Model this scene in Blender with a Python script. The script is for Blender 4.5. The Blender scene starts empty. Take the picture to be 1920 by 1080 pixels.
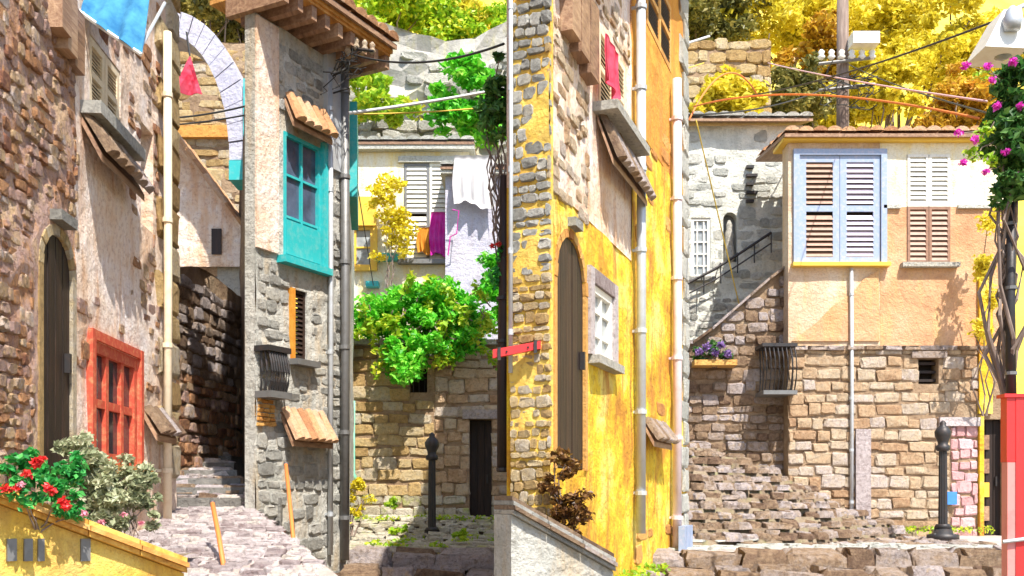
import bpy, math, random
import numpy as np
from mathutils import Vector, Matrix, noise

# ------------------------------------------------------------------ camera, sky, sun, exposure
SC = bpy.context.scene
COL = SC.collection
EYE, HOR, FPX = 0.75, 930.0, 1920 * 35 / 36.0
cam_d = bpy.data.cameras.new('camera'); cam = bpy.data.objects.new('camera', cam_d); COL.objects.link(cam)
cam.location = (0, 0, EYE); cam.rotation_euler = (math.pi / 2, 0, 0)
cam_d.lens = 35; cam_d.sensor_width = 36; cam_d.shift_y = (HOR - 540) / 1920.0
cam_d.clip_start = 0.05; cam_d.clip_end = 500
SC.camera = cam
SUN = Vector((0.31, -0.68, 1.10)).normalized()
W = bpy.data.worlds.new('World'); SC.world = W; W.use_nodes = True
_nt = W.node_tree
_sky = _nt.nodes.new('ShaderNodeTexSky'); _sky.sky_type = 'NISHITA'; _sky.sun_disc = False
_sky.sun_elevation = math.asin(SUN.z); _sky.sun_rotation = math.atan2(SUN.x, SUN.y)
_bg = _nt.nodes['Background']; _bg.inputs['Strength'].default_value = 0.15
_nt.links.new(_sky.outputs[0], _bg.inputs[0])
sun_d = bpy.data.lights.new('sun', 'SUN'); sun_d.energy = 5.0; sun_d.angle = math.radians(0.53); sun_d.color = (1.0, 0.94, 0.84)
sun = bpy.data.objects.new('sun', sun_d); COL.objects.link(sun)
sun.rotation_euler = (-SUN).to_track_quat('-Z', 'Y').to_euler()
SC.view_settings.view_transform = 'Standard'; SC.view_settings.look = 'None'
SC.view_settings.exposure = 0.8; SC.view_settings.gamma = 1.0
SC.view_settings.use_curve_mapping = False

SC.cycles.max_bounces = 5; SC.cycles.diffuse_bounces = 3; SC.cycles.glossy_bounces = 2; SC.cycles.transmission_bounces = 3
R = random.Random(11)
NR = np.random.default_rng(5)

# ------------------------------------------------------------------ materials
MATS = {}
def _new(name):
    m = bpy.data.materials.new(name); m.use_nodes = True
    nt = m.node_tree
    return m, nt, nt.nodes['Principled BSDF'], nt.nodes.new, nt.links.new
def _c(c): return (c[0], c[1], c[2], 1)
def _ramp(N, stops):
    r = N('ShaderNodeValToRGB'); e = r.color_ramp.elements
    e[0].position, e[0].color = stops[0][0], _c(stops[0][1])
    e[1].position, e[1].color = stops[-1][0], _c(stops[-1][1])
    for p, c in stops[1:-1]:
        k = e.new(p); k.color = _c(c)
    return r
def _noise(N, L, tc, scale, detail=6, rough=.6):
    n = N('ShaderNodeTexNoise'); n.inputs['Scale'].default_value = scale; n.inputs['Detail'].default_value = detail
    n.inputs['Roughness'].default_value = rough; L(tc, n.inputs['Vector']); return n
def _mix(N, L, fac, a, b, mode='MIX'):
    m = N('ShaderNodeMix'); m.data_type = 'RGBA'; m.blend_type = mode
    for sock, v in ((m.inputs[0], fac), (m.inputs[6], a), (m.inputs[7], b)):
        if hasattr(v, 'links') or hasattr(v, 'is_linked'): L(v, sock)
        elif isinstance(v, (int, float)): sock.default_value = v
        else: sock.default_value = _c(v)
    return m.outputs[2]
def _bump(N, L, h, strength, dist, prev=None):
    b = N('ShaderNodeBump'); b.inputs['Strength'].default_value = strength; b.inputs['Distance'].default_value = dist
    L(h, b.inputs['Height'])
    if prev is not None: L(prev, b.inputs['Normal'])
    return b.outputs[0]
def _pos(N):
    return N('ShaderNodeNewGeometry').outputs['Position']
def _rnd(N, L):
    a = N('ShaderNodeObjectInfo').outputs['Random']; b = N('ShaderNodeNewGeometry').outputs['Random Per Island']
    s = N('ShaderNodeMath'); s.operation = 'ADD'; L(a, s.inputs[0]); L(b, s.inputs[1])
    f = N('ShaderNodeMath'); f.operation = 'FRACT'; L(s.outputs[0], f.inputs[0]); return f.outputs[0]

def plaster(name, stops, scale=1.3, speck=(0.2, .14, .1), speck_amt=.55, stain=None, stain_amt=.5, bump=.5, fine=38):
    """uneven lime render: broad tone patches, small dark pits and aggregate, rain streaks"""
    m, nt, P, N, L = _new(name); tc = _pos(N)
    n1 = _noise(N, L, tc, scale, 8, .65); r = _ramp(N, stops); L(n1.outputs[0], r.inputs[0]); col = r.outputs[0]
    if stain:
        mp = N('ShaderNodeMapping'); mp.inputs['Scale'].default_value = (3.2, 3.2, .45); L(tc, mp.inputs[0])
        n3 = _noise(N, L, mp.outputs[0], 1.6, 6, .65); r3 = _ramp(N, [(.5, (0, 0, 0)), (.66, (1, 1, 1))]); L(n3.outputs[0], r3.inputs[0])
        f = N('ShaderNodeMath'); f.operation = 'MULTIPLY'; f.inputs[1].default_value = stain_amt; L(r3.outputs[0], f.inputs[0])
        col = _mix(N, L, f.outputs[0], col, stain)
    n2 = _noise(N, L, tc, fine, 6, .75); r2 = _ramp(N, [(.50, (0, 0, 0)), (.64, (1, 1, 1))]); L(n2.outputs[0], r2.inputs[0])
    f2 = N('ShaderNodeMath'); f2.operation = 'MULTIPLY'; f2.inputs[1].default_value = speck_amt * .62; L(r2.outputs[0], f2.inputs[0])
    col = _mix(N, L, f2.outputs[0], col, speck)
    L(col, P.inputs['Base Color']); P.inputs['Roughness'].default_value = .9
    b = _bump(N, L, n1.outputs[0], bump, .08); n4 = _noise(N, L, tc, fine * .55, 8, .7)
    L(_bump(N, L, n4.outputs[0], min(1, bump), .06, b), P.inputs['Normal'])
    MATS[name] = m; return m

def stone(name, stops, scale=9, speck=(.12, .09, .08), speck_amt=.5, bump=.6, moss=None, moss_amt=.5):
    m, nt, P, N, L = _new(name); tc = _pos(N)
    rn = _rnd(N, L)
    n1 = _noise(N, L, tc, scale, 8, .7)
    mx = N('ShaderNodeMath'); mx.operation = 'MULTIPLY_ADD'; L(n1.outputs[0], mx.inputs[0]); mx.inputs[1].default_value = .7
    sb = N('ShaderNodeMath'); sb.operation = 'MULTIPLY_ADD'; L(rn, sb.inputs[0]); sb.inputs[1].default_value = .55; sb.inputs[2].default_value = -.12
    L(sb.outputs[0], mx.inputs[2])
    r = _ramp(N, stops); L(mx.outputs[0], r.inputs[0]); col = r.outputs[0]
    n2 = _noise(N, L, tc, 24, 8, .78); r2 = _ramp(N, [(.49, (0, 0, 0)), (.62, (1, 1, 1))]); L(n2.outputs[0], r2.inputs[0])
    f2 = N('ShaderNodeMath'); f2.operation = 'MULTIPLY'; f2.inputs[1].default_value = speck_amt * .62; L(r2.outputs[0], f2.inputs[0])
    col = _mix(N, L, f2.outputs[0], col, speck)
    if moss:
        n3 = _noise(N, L, tc, 2.2, 8, .7); r3 = _ramp(N, [(.52, (0, 0, 0)), (.62, (1, 1, 1))]); L(n3.outputs[0], r3.inputs[0])
        f3 = N('ShaderNodeMath'); f3.operation = 'MULTIPLY'; f3.inputs[1].default_value = moss_amt; L(r3.outputs[0], f3.inputs[0])
        col = _mix(N, L, f3.outputs[0], col, moss)
    L(col, P.inputs['Base Color']); P.inputs['Roughness'].default_value = .88
    b = _bump(N, L, n1.outputs[0], min(1, bump), .10)
    L(_bump(N, L, n2.outputs[0], min(1, bump), .05, b), P.inputs['Normal'])
    MATS[name] = m; return m

def wood(name, stops, axis=2, rough=.6):
    m, nt, P, N, L = _new(name); tc = _pos(N)
    mp = N('ShaderNodeMapping'); s = [26, 26, 26]; s[axis] = 2.2; mp.inputs['Scale'].default_value = s; L(tc, mp.inputs[0])
    n = _noise(N, L, mp.outputs[0], 1, 7, .65)
    rn = _rnd(N, L); sb = N('ShaderNodeMath'); sb.operation = 'MULTIPLY_ADD'; L(rn, sb.inputs[0]); sb.inputs[1].default_value = .25; L(n.outputs[0], sb.inputs[2])
    r = _ramp(N, stops); L(sb.outputs[0], r.inputs[0]); L(r.outputs[0], P.inputs['Base Color'])
    P.inputs['Roughness'].default_value = rough; L(_bump(N, L, n.outputs[0], .45, .02), P.inputs['Normal'])
    MATS[name] = m; return m

def paint(name, c, dark=None, rough=.5, metal=0.0, wear=.35, scale=14):
    m, nt, P, N, L = _new(name); tc = _pos(N)
    dark = dark or tuple(x * .45 for x in c)
    n = _noise(N, L, tc, scale, 8, .7); r = _ramp(N, [(.48, (0, 0, 0)), (.7, (1, 1, 1))]); L(n.outputs[0], r.inputs[0])
    f = N('ShaderNodeMath'); f.operation = 'MULTIPLY'; f.inputs[1].default_value = wear; L(r.outputs[0], f.inputs[0])
    L(_mix(N, L, f.outputs[0], c, dark), P.inputs['Base Color'])
    P.inputs['Roughness'].default_value = rough; P.inputs['Metallic'].default_value = metal
    L(_bump(N, L, n.outputs[0], .25, .01), P.inputs['Normal'])
    MATS[name] = m; return m

def leafmat(name, stops, trans=.35):
    m, nt, P, N, L = _new(name)
    rn = _rnd(N, L); n = _noise(N, L, _pos(N), 1.7, 3, .5)
    mx = N('ShaderNodeMath'); mx.operation = 'MULTIPLY_ADD'; L(rn, mx.inputs[0]); mx.inputs[1].default_value = .6
    s2 = N('ShaderNodeMath'); s2.operation = 'MULTIPLY_ADD'; L(n.outputs[0], s2.inputs[0]); s2.inputs[1].default_value = .9; s2.inputs[2].default_value = -.25
    L(s2.outputs[0], mx.inputs[2])
    r = _ramp(N, stops); L(mx.outputs[0], r.inputs[0]); L(r.outputs[0], P.inputs['Base Color'])
    P.inputs['Roughness'].default_value = .45
    t = N('ShaderNodeBsdfTranslucent'); L(r.outputs[0], t.inputs[0])
    ms = N('ShaderNodeMixShader'); ms.inputs[0].default_value = trans
    L(P.outputs[0], ms.inputs[1]); L(t.outputs[0], ms.inputs[2]); L(ms.outputs[0], nt.nodes['Material Output'].inputs[0])
    MATS[name] = m; return m

def glass(name, c, rough=.08):
    m, nt, P, N, L = _new(name)
    n = _noise(N, L, _pos(N), 5, 4, .6); r = _ramp(N, [(.3, tuple(x * .4 for x in c)), (.7, c)]); L(n.outputs[0], r.inputs[0])
    L(r.outputs[0], P.inputs['Base Color']); P.inputs['Roughness'].default_value = rough; P.inputs['IOR'].default_value = 1.5
    L(_bump(N, L, n.outputs[0], .1, .02), P.inputs['Normal'])
    MATS[name] = m; return m

def cloth(name, c1, c2):
    m, nt, P, N, L = _new(name); tc = _pos(N)
    n = _noise(N, L, tc, 7, 5, .6); r = _ramp(N, [(.35, c1), (.65, c2)]); L(n.outputs[0], r.inputs[0]); L(r.outputs[0], P.inputs['Base Color'])
    P.inputs['Roughness'].default_value = .95
    t = N('ShaderNodeBsdfTranslucent'); L(r.outputs[0], t.inputs[0]); ms = N('ShaderNodeMixShader'); ms.inputs[0].default_value = .3
    L(P.outputs[0], ms.inputs[1]); L(t.outputs[0], ms.inputs[2]); L(ms.outputs[0], nt.nodes['Material Output'].inputs[0])
    MATS[name] = m; return m

M = MATS
plaster('rose_render', [(.28, (.40, .18, .10)), (.42, (.68, .36, .16)), (.52, (.60, .40, .34)), (.62, (.80, .54, .30)), (.75, (.80, .68, .66))], 3.4, (.16, .06, .05), .9, (.50, .34, .34), .5, 1.0, 24)
plaster('pale_rose', [(.3, (.74, .48, .30)), (.48, (.86, .70, .57)), (.7, (.88, .81, .79))], 2.2, (.34, .15, .10), .75, (.66, .34, .14), .65, .7, 24)
plaster('ochre', [(.3, (.70, .36, .06)), (.5, (.86, .58, .10)), (.7, (.88, .66, .20))], 1.6, (.36, .17, .05), .6, (.52, .26, .07), .5, .7, 26)
plaster('sun_yellow', [(.36, (.56, .24, .02)), (.44, (.78, .44, .02)), (.52, (.88, .62, .03)), (.62, (.88, .72, .18))], 1.5, (.36, .16, .02), .85, (.50, .20, .03), .9, .8, 15)
plaster('orange_render', [(.3, (.56, .22, .03)), (.5, (.72, .34, .04)), (.7, (.80, .46, .08))], 1.4, (.34, .14, .04), .55, (.60, .18, .05), .5, .6, 24)
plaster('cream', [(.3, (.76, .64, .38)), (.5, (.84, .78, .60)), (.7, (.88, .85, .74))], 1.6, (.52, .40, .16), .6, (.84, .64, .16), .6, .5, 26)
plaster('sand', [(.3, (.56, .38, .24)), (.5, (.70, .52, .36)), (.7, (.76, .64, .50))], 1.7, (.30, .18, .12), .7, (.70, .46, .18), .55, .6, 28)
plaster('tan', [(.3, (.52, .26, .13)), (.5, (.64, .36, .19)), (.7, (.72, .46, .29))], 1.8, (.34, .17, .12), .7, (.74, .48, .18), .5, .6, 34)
plaster('grey_render', [(.3, (.38, .38, .34)), (.5, (.56, .55, .50)), (.7, (.68, .66, .60))], 2.4, (.15, .14, .12), .7, (.60, .38, .14), .5, .9, 22)
plaster('white_render', [(.3, (.58, .59, .53)), (.5, (.76, .76, .68)), (.7, (.82, .80, .71))], 2.0, (.26, .27, .23), .6, (.50, .51, .45), .5, .8, 26)
plaster('lavender', [(.3, (.40, .40, .50)), (.5, (.52, .52, .62)), (.7, (.60, .58, .64))], 2.0, (.24, .22, .34), .6, (.46, .40, .42), .5, .6, 30)  # the arch's own colour; on the wing it paints shade
plaster('mortar_warm', [(.3, (.24, .15, .09)), (.5, (.38, .26, .16)), (.7, (.50, .38, .25))], 3, (.14, .08, .05), .6, None, 0, .9, 26)
plaster('mortar_grey', [(.3, (.14, .13, .12)), (.5, (.22, .21, .19)), (.7, (.30, .28, .25))], 3, (.12, .11, .10), .6, None, 0, .8, 30)
plaster('earth', [(.3, (.17, .12, .08)), (.5, (.27, .20, .13)), (.7, (.36, .29, .20))], 2.2, (.11, .08, .05), .55, (.26, .30, .09), .4, .9, 22)
plaster('pavement_pale', [(.3, (.34, .26, .22)), (.5, (.50, .42, .38)), (.7, (.58, .52, .52))], 1.8, (.36, .24, .22), .55, None, 0, .6, 26)
plaster('hill_dry', [(.28, (.26, .24, .05)), (.42, (.62, .48, .05)), (.56, (.76, .62, .08)), (.72, (.66, .34, .06))], .35, (.22, .22, .05), .6, None, 0, .8, 3)
plaster('cliff', [(.3, (.28, .27, .25)), (.5, (.44, .42, .39)), (.7, (.56, .53, .46))], .5, (.18, .17, .15), .5, (.56, .50, .16), .4, 1.0, 5)
stone('stone_rose', [(.2, (.36, .15, .09)), (.38, (.70, .36, .16)), (.52, (.62, .42, .38)), (.66, (.80, .54, .28)), (.85, (.82, .70, .68))], 13, (.14, .05, .05), .85, 1.0)
stone('stone_gold', [(.2, (.52, .32, .12)), (.4, (.76, .52, .22)), (.6, (.82, .64, .36)), (.8, (.78, .68, .54)), (.95, (.70, .66, .68))], 13, (.24, .13, .07), .7, 1.0)
stone('stone_peach', [(.2, (.56, .33, .18)), (.4, (.80, .56, .34)), (.6, (.84, .68, .48)), (.8, (.82, .70, .62)), (.95, (.72, .66, .68))], 13, (.28, .14, .09), .7, 1.0)
stone('stone_grey', [(.2, (.36, .35, .32)), (.4, (.56, .55, .50)), (.6, (.70, .68, .62)), (.8, (.76, .72, .62)), (.95, (.70, .52, .28))], 13, (.15, .14, .13), .7, 1.0)
stone('stone_white', [(.2, (.54, .55, .50)), (.5, (.76, .76, .69)), (.9, (.84, .82, .74))], 13, (.24, .24, .21), .6, .9)
stone('stone_brown', [(.2, (.22, .13, .08)), (.4, (.46, .31, .19)), (.55, (.56, .44, .36)), (.72, (.64, .56, .56)), (.9, (.72, .50, .24))], 13, (.10, .055, .045), .8, 1.0)
stone('stone_mossy', [(.2, (.42, .36, .26)), (.4, (.60, .54, .40)), (.6, (.70, .65, .53)), (.9, (.68, .60, .50))], 11, (.20, .15, .11), .5, .8, (.50, .56, .08), .7)
stone('stone_lilac', [(.2, (.36, .28, .28)), (.42, (.60, .52, .52)), (.62, (.76, .68, .68)), (.85, (.82, .74, .64))], 11, (.24, .15, .13), .7, .8)
stone('stone_pink', [(.2, (.56, .30, .30)), (.5, (.76, .46, .46)), (.9, (.78, .56, .60))], 8, (.34, .14, .16), .5, .6)
stone('brick_orange', [(.2, (.50, .20, .05)), (.5, (.74, .36, .08)), (.9, (.80, .50, .16))], 9, (.28, .12, .05), .5, .6)
stone('roof_tile', [(.2, (.44, .20, .09)), (.5, (.70, .38, .18)), (.9, (.76, .54, .38))], 9, (.22, .11, .08), .5, .6)
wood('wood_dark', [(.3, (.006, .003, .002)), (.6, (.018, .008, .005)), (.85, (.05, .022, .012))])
wood('wood_brown', [(.3, (.12, .06, .035)), (.6, (.30, .17, .10)), (.8, (.44, .28, .17))], 1)
wood('wood_orange', [(.3, (.32, .13, .03)), (.6, (.62, .30, .07)), (.8, (.76, .44, .14))], 1)
wood('wood_amber', [(.3, (.30, .12, .02)), (.55, (.66, .34, .05)), (.8, (.80, .52, .12))], 0)
wood('bark', [(.3, (.10, .07, .06)), (.6, (.22, .16, .13)), (.8, (.34, .27, .23))], 2, .9)
paint('red_frame', (.52, .07, .035), (.70, .30, .14), .6, 0, .8, 22)
paint('red_paint', (.72, .03, .03), (.40, .03, .03), .35, 0, .4, 6)
paint('red_faded', (.74, .26, .24), (.60, .12, .12), .5, 0, .5, 7)
paint('teal_paint', (.02, .42, .44), (.16, .46, .44), .55, 0, .75, 16)
paint('blue_paint', (.28, .36, .52), (.52, .48, .56), .6, 0, .7, 18)
paint('lilac_slat', (.60, .52, .62), (.42, .34, .44), .55, 0, .5, 12)
paint('cream_paint', (.78, .66, .48), (.56, .36, .18), .5, 0, .5, 12)
paint('white_paint', (.80, .78, .72), (.56, .50, .40), .5, 0, .4, 10)
paint('slat_white', (.74, .72, .64), (.36, .32, .26), .5, 0, .5, 16)
paint('slat_brown', (.30, .16, .10), (.10, .05, .03), .5, 0, .6, 16)
paint('gold_paint', (.80, .52, .06), (.60, .30, .04), .5, 0, .5, 10)
paint('iron', (.035, .034, .036), (.09, .05, .035), .5, .3, .5, 18)
paint('iron_grey', (.20, .20, .20), (.10, .09, .08), .5, .4, .5, 14)
paint('zinc', (.52, .55, .58), (.36, .34, .32), .45, .35, .5, 8)
paint('pink_pipe', (.70, .58, .60), (.52, .36, .30), .5, .1, .5, 9)
paint('cable_black', (.03, .03, .03), None, .6, 0, .3)
paint('cable_white', (.62, .64, .66), None, .6, 0, .3)
paint('cable_orange', (.76, .22, .05), None, .6, 0, .3)
paint('cable_pink', (.74, .46, .48), None, .6, 0, .3)
paint('cable_yellow', (.72, .52, .08), None, .6, 0, .3)
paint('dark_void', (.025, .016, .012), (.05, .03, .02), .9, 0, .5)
paint('green_pipe', (.22, .56, .40), (.10, .36, .26), .5, 0, .5)
paint('blue_plate', (.05, .22, .62), (.10, .30, .55), .4, 0, .3)
glass('pane_dark', (.05, .05, .06)); glass('pane_blue', (.10, .14, .22), .05); glass('pane_pale', (.46, .50, .52), .15)
cloth('blue_cloth', (.03, .20, .44), (.10, .42, .68)); cloth('red_cloth', (.76, .03, .08), (.80, .12, .20))
cloth('magenta_cloth', (.80, .02, .46), (.82, .10, .62)); cloth('white_cloth', (.74, .72, .72), (.82, .80, .82)); cloth('orange_cloth', (.72, .26, .02), (.80, .42, .06))
leafmat('leaf_vivid', [(.08, (.02, .20, .01)), (.35, (.08, .52, .02)), (.65, (.24, .76, .05)), (.95, (.52, .80, .14))], .4)
leafmat('leaf_amber', [(.1, (.30, .14, .02)), (.4, (.58, .34, .03)), (.7, (.78, .54, .05)), (.95, (.80, .36, .06))], .4)
leafmat('leaf_lime', [(.1, (.14, .34, .02)), (.45, (.36, .60, .03)), (.75, (.62, .70, .05)), (.95, (.72, .62, .06))], .4)
leafmat('leaf_gold', [(.1, (.44, .36, .03)), (.4, (.78, .66, .05)), (.7, (.90, .80, .09)), (.95, (.86, .66, .08))], .45)
leafmat('leaf_olive', [(.1, (.06, .07, .02)), (.45, (.20, .20, .05)), (.75, (.38, .32, .08)), (.95, (.52, .42, .12))], .3)
leafmat('leaf_dark', [(.1, (.015, .05, .012)), (.5, (.06, .20, .04)), (.95, (.22, .38, .08))], .3)
leafmat('leaf_green', [(.1, (.01, .12, .03)), (.5, (.03, .34, .06)), (.95, (.14, .52, .12))], .3)
leafmat('leaf_sage', [(.1, (.16, .20, .10)), (.5, (.40, .44, .26)), (.8, (.58, .58, .40)), (.95, (.66, .52, .34))], .35)
leafmat('leaf_brown', [(.1, (.05, .02, .01)), (.45, (.16, .07, .02)), (.75, (.34, .18, .04)), (.95, (.20, .24, .04))], .3)
leafmat('leaf_yellow', [(.1, (.60, .48, .02)), (.5, (.82, .70, .02)), (.95, (.86, .78, .16))], .35)
leafmat('petal_red', [(.1, (.60, .01, .02)), (.6, (.80, .03, .03)), (.95, (.82, .14, .12))], .3)
leafmat('petal_magenta', [(.1, (.70, .02, .42)), (.6, (.82, .06, .62)), (.95, (.84, .30, .66))], .35)
leafmat('petal_purple', [(.1, (.16, .08, .32)), (.6, (.36, .22, .52)), (.95, (.50, .36, .58))], .3)
leafmat('petal_pink', [(.1, (.78, .24, .36)), (.95, (.84, .46, .52))], .3)

# ------------------------------------------------------------------ object helpers
def T(loc): return Matrix.Translation(Vector(loc))
def thing(name, label, cat, base, group=None):
    o = bpy.data.objects.new(name, None); COL.objects.link(o); o.location = base
    o['label'] = label; o['category'] = cat
    if group: o['group'] = group
    o.empty_display_size = .2
    return o
def tag(o, label, cat, group=None):
    o['label'] = label; o['category'] = cat
    if group: o['group'] = group
    return o
def adopt(o, parent):
    if parent is None: return o
    o.parent = parent
    if parent.type == 'EMPTY': o.matrix_parent_inverse = T(-parent.location)
    elif parent.parent is None and parent.location.length > 0: o.matrix_parent_inverse = T(-parent.location)
    return o
def struct(o): o['kind'] = 'structure'; return o

class MB:
    def __init__(s): s.v = []; s.f = []
    def add(s, vs, fs):
        b = len(s.v); s.v += [tuple(p) for p in vs]; s.f += [tuple(i + b for i in f) for f in fs]; return s
    def quad(s, a, b, c, d): return s.add([a, b, c, d], [(0, 1, 2, 3)])
    def hexa(s, p):  # p: 8 points, bottom ring 0-3, top ring 4-7
        return s.add(p, [(3, 2, 1, 0), (4, 5, 6, 7), (0, 1, 5, 4), (1, 2, 6, 5), (2, 3, 7, 6), (3, 0, 4, 7)])
    def box(s, x0, x1, y0, y1, z0, z1):
        return s.hexa([(x0, y0, z0), (x1, y0, z0), (x1, y1, z0), (x0, y1, z0), (x0, y0, z1), (x1, y0, z1), (x1, y1, z1), (x0, y1, z1)])
    def tube(s, pts, r, n=6, caps=True):
        pts = [Vector(p) for p in pts]; rs = r if isinstance(r, (list, tuple)) else [r] * len(pts)
        vs, fs = [], []
        for i, p in enumerate(pts):
            d = (pts[min(i + 1, len(pts) - 1)] - pts[max(i - 1, 0)]).normalized()
            a = d.cross(Vector((0, 0, 1)));
            if a.length < .05: a = d.cross(Vector((1, 0, 0)))
            a.normalize(); b = d.cross(a)
            for k in range(n):
                t = 2 * math.pi * k / n; vs.append(p + (a * math.cos(t) + b * math.sin(t)) * rs[i])
        for i in range(len(pts) - 1):
            for k in range(n):
                fs.append((i * n + k, i * n + (k + 1) % n, (i + 1) * n + (k + 1) % n, (i + 1) * n + k))
        if caps: fs.append(tuple(range(n))[::-1]); fs.append(tuple(range((len(pts) - 1) * n, len(pts) * n)))
        return s.add(vs, fs)
    def lathe(s, c, prof, n=16, flute=0.0):
        vs, fs = [], []
        for (r, z, *fl) in prof:
            for k in range(n):
                t = 2 * math.pi * k / n; rr = r * (1 - (flute if (fl and k % 2) else 0)); vs.append((c[0] + rr * math.cos(t), c[1] + rr * math.sin(t), c[2] + z))
        for i in range(len(prof) - 1):
            for k in range(n): fs.append((i * n + k, i * n + (k + 1) % n, (i + 1) * n + (k + 1) % n, (i + 1) * n + k))
        fs.append(tuple(range(n))[::-1]); fs.append(tuple(range((len(prof) - 1) * n, len(prof) * n)))
        return s.add(vs, fs)
    def build(s, name, mat, parent=None, smooth=False):
        me = bpy.data.meshes.new(name); me.from_pydata(s.v, [], s.f); me.validate()
        if mat: me.materials.append(M[mat] if isinstance(mat, str) else mat)
        if smooth: me.polygons.foreach_set('use_smooth', [True] * len(me.polygons))
        me.update()
        o = bpy.data.objects.new(name, me); COL.objects.link(o)
        return adopt(o, parent)

def ray(px, py, Y): return Vector(((px - 960) / FPX * Y, Y, EYE + (HOR - py) / FPX * Y))
def proj(p): return 960 + FPX * p[0] / max(p[1], .01), HOR - FPX * (p[2] - EYE) / max(p[1], .01)

class F:
    """an upright wall plane running, seen from the street, from its left end to its right end"""
    def __init__(s, pa, Ya, pb, Yb):
        a = ray(pa, HOR, Ya); b = ray(pb, HOR, Yb)
        s.O = Vector((a.x, a.y, 0)); d = Vector((b.x - a.x, b.y - a.y, 0)); s.len = d.length; s.d = d.normalized()
        s.n = Vector((s.d.y, -s.d.x, 0)); s.ang = math.atan2(s.d.y, s.d.x)
    def p(s, u, v, w=0.0): return s.O + s.d * u + s.n * w + Vector((0, 0, v))
    def uv(s, px, py):
        a = (px - 960) / FPX; t = s.n.dot(s.O) / (s.n.x * a + s.n.y)
        P = Vector((a * t, t, 0)); return s.d.dot(P - s.O), EYE + (HOR - py) / FPX * t
    def u(s, px): return s.uv(px, HOR)[0]
    def rect(s, x0, x1, y0, y1):
        xm = (x0 + x1) / 2; return s.u(x0), s.u(x1), s.uv(xm, y1)[1], s.uv(xm, y0)[1]
    def box(s, mb, u0, u1, v0, v1, w0, w1):
        q = [s.p(u, v, w) for v in (v0, v1) for (u, w) in ((u0, w1), (u1, w1), (u1, w0), (u0, w0))]
        return mb.hexa(q)
    def bx(s, name, mat, parent, u0, u1, v0, v1, w0, w1):
        mb = MB(); s.box(mb, u0, u1, v0, v1, w0, w1); return mb.build(name, mat, parent)

def wall(fr, name, mat, parent, u0, u1, v0, v1, holes=(), step=.22, rough=.014, depth=.32, top=None, seed=0.0):
    """wall skin with real openings, reveals, ends and top; holes = (u0,u1,v0,v1,arch)"""
    def lines(a, b, extra):
        n = max(1, int((b - a) / step)); L = [a + (b - a) * i / n for i in range(n + 1)]
        ex = [e for e in extra if a < e < b]
        L = [l for l in L if l in (a, b) or all(abs(l - e) > step * .3 for e in ex)] + ex
        return sorted(set(L))
    hs = []
    for h in holes:
        a, b, c, d = h[:4]; arch = h[4] if len(h) > 4 else 0
        spring = d - (b - a) / 2 * arch if arch else d
        hs.append((a, b, c, d, arch, spring))
    us = lines(u0, u1, [h[0] for h in hs] + [h[1] for h in hs]); vs = lines(v0, v1, [h[2] for h in hs] + [h[3] for h in hs])
    mb = MB(); idx = {}
    def edge(u, v): return any(h[0] - 1e-4 <= u <= h[1] + 1e-4 and h[2] - 1e-4 <= v <= h[3] + 1e-4 for h in hs)
    def vert(i, j):
        if (i, j) not in idx:
            u, v = us[i], vs[j]; w = 0
            if not edge(u, v):
                q = fr.p(u, v); w = rough * (noise.noise(q * 2.1 + Vector((seed, 0, 0))) + .7 * noise.noise(q * 5.3))
            vv = v
            if top and j == len(vs) - 1: vv = top(u)
            elif top: vv = v0 + (v - v0) * (top(u) - v0) / (v1 - v0) if not hs else min(v, top(u))
            idx[(i, j)] = len(mb.v); mb.v.append(tuple(fr.p(u, vv, w)))
        return idx[(i, j)]
    for i in range(len(us) - 1):
        for j in range(len(vs) - 1):
            um, vm = (us[i] + us[i + 1]) / 2, (vs[j] + vs[j + 1]) / 2
            if any(h[0] < um < h[1] and h[2] < vm < h[3] for h in hs): continue
            mb.f.append((vert(i, j), vert(i + 1, j), vert(i + 1, j + 1), vert(i, j + 1)))
    for a, b, c, d, arch, sp in hs:
        pr = [(a, c), (b, c), (b, sp)]
        if arch:
            K = 10; arc = [((a + b) / 2 + (b - a) / 2 * math.cos(math.pi * k / K), sp + (d - sp) * math.sin(math.pi * k / K)) for k in range(K + 1)]
            pr = [(a, c), (b, c)] + arc
            for k in range(K):
                cu = b if k < K / 2 else a
                mb.add([fr.p(cu, d), fr.p(*arc[k]), fr.p(*arc[k + 1])], [(0, 2, 1)])
        else: pr = [(a, c), (b, c), (b, d), (a, d)]
        for k in range(len(pr)):
            p, q = pr[k], pr[(k + 1) % len(pr)]
            mb.quad(fr.p(*p), fr.p(*q), fr.p(q[0], q[1], -depth), fr.p(p[0], p[1], -depth))
    t0, t1 = (top(u0), top(u1)) if top else (v1, v1)
    mb.quad(fr.p(u0, v0, -depth), fr.p(u0, v0), fr.p(u0, t0), fr.p(u0, t0, -depth))
    mb.quad(fr.p(u1, v0), fr.p(u1, v0, -depth), fr.p(u1, t1, -depth), fr.p(u1, t1))
    for i in range(len(us) - 1):
        a, b = us[i], us[i + 1]; ta, tb = (top(a), top(b)) if top else (v1, v1)
        mb.quad(fr.p(a, ta), fr.p(b, tb), fr.p(b, tb, -depth), fr.p(a, ta, -depth))
        mb.quad(fr.p(b, v0, -depth), fr.p(a, v0, -depth), fr.p(a, ta, -depth), fr.p(b, tb, -depth)) if not hs else None
    return mb.build(name, mat, parent)

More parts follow.
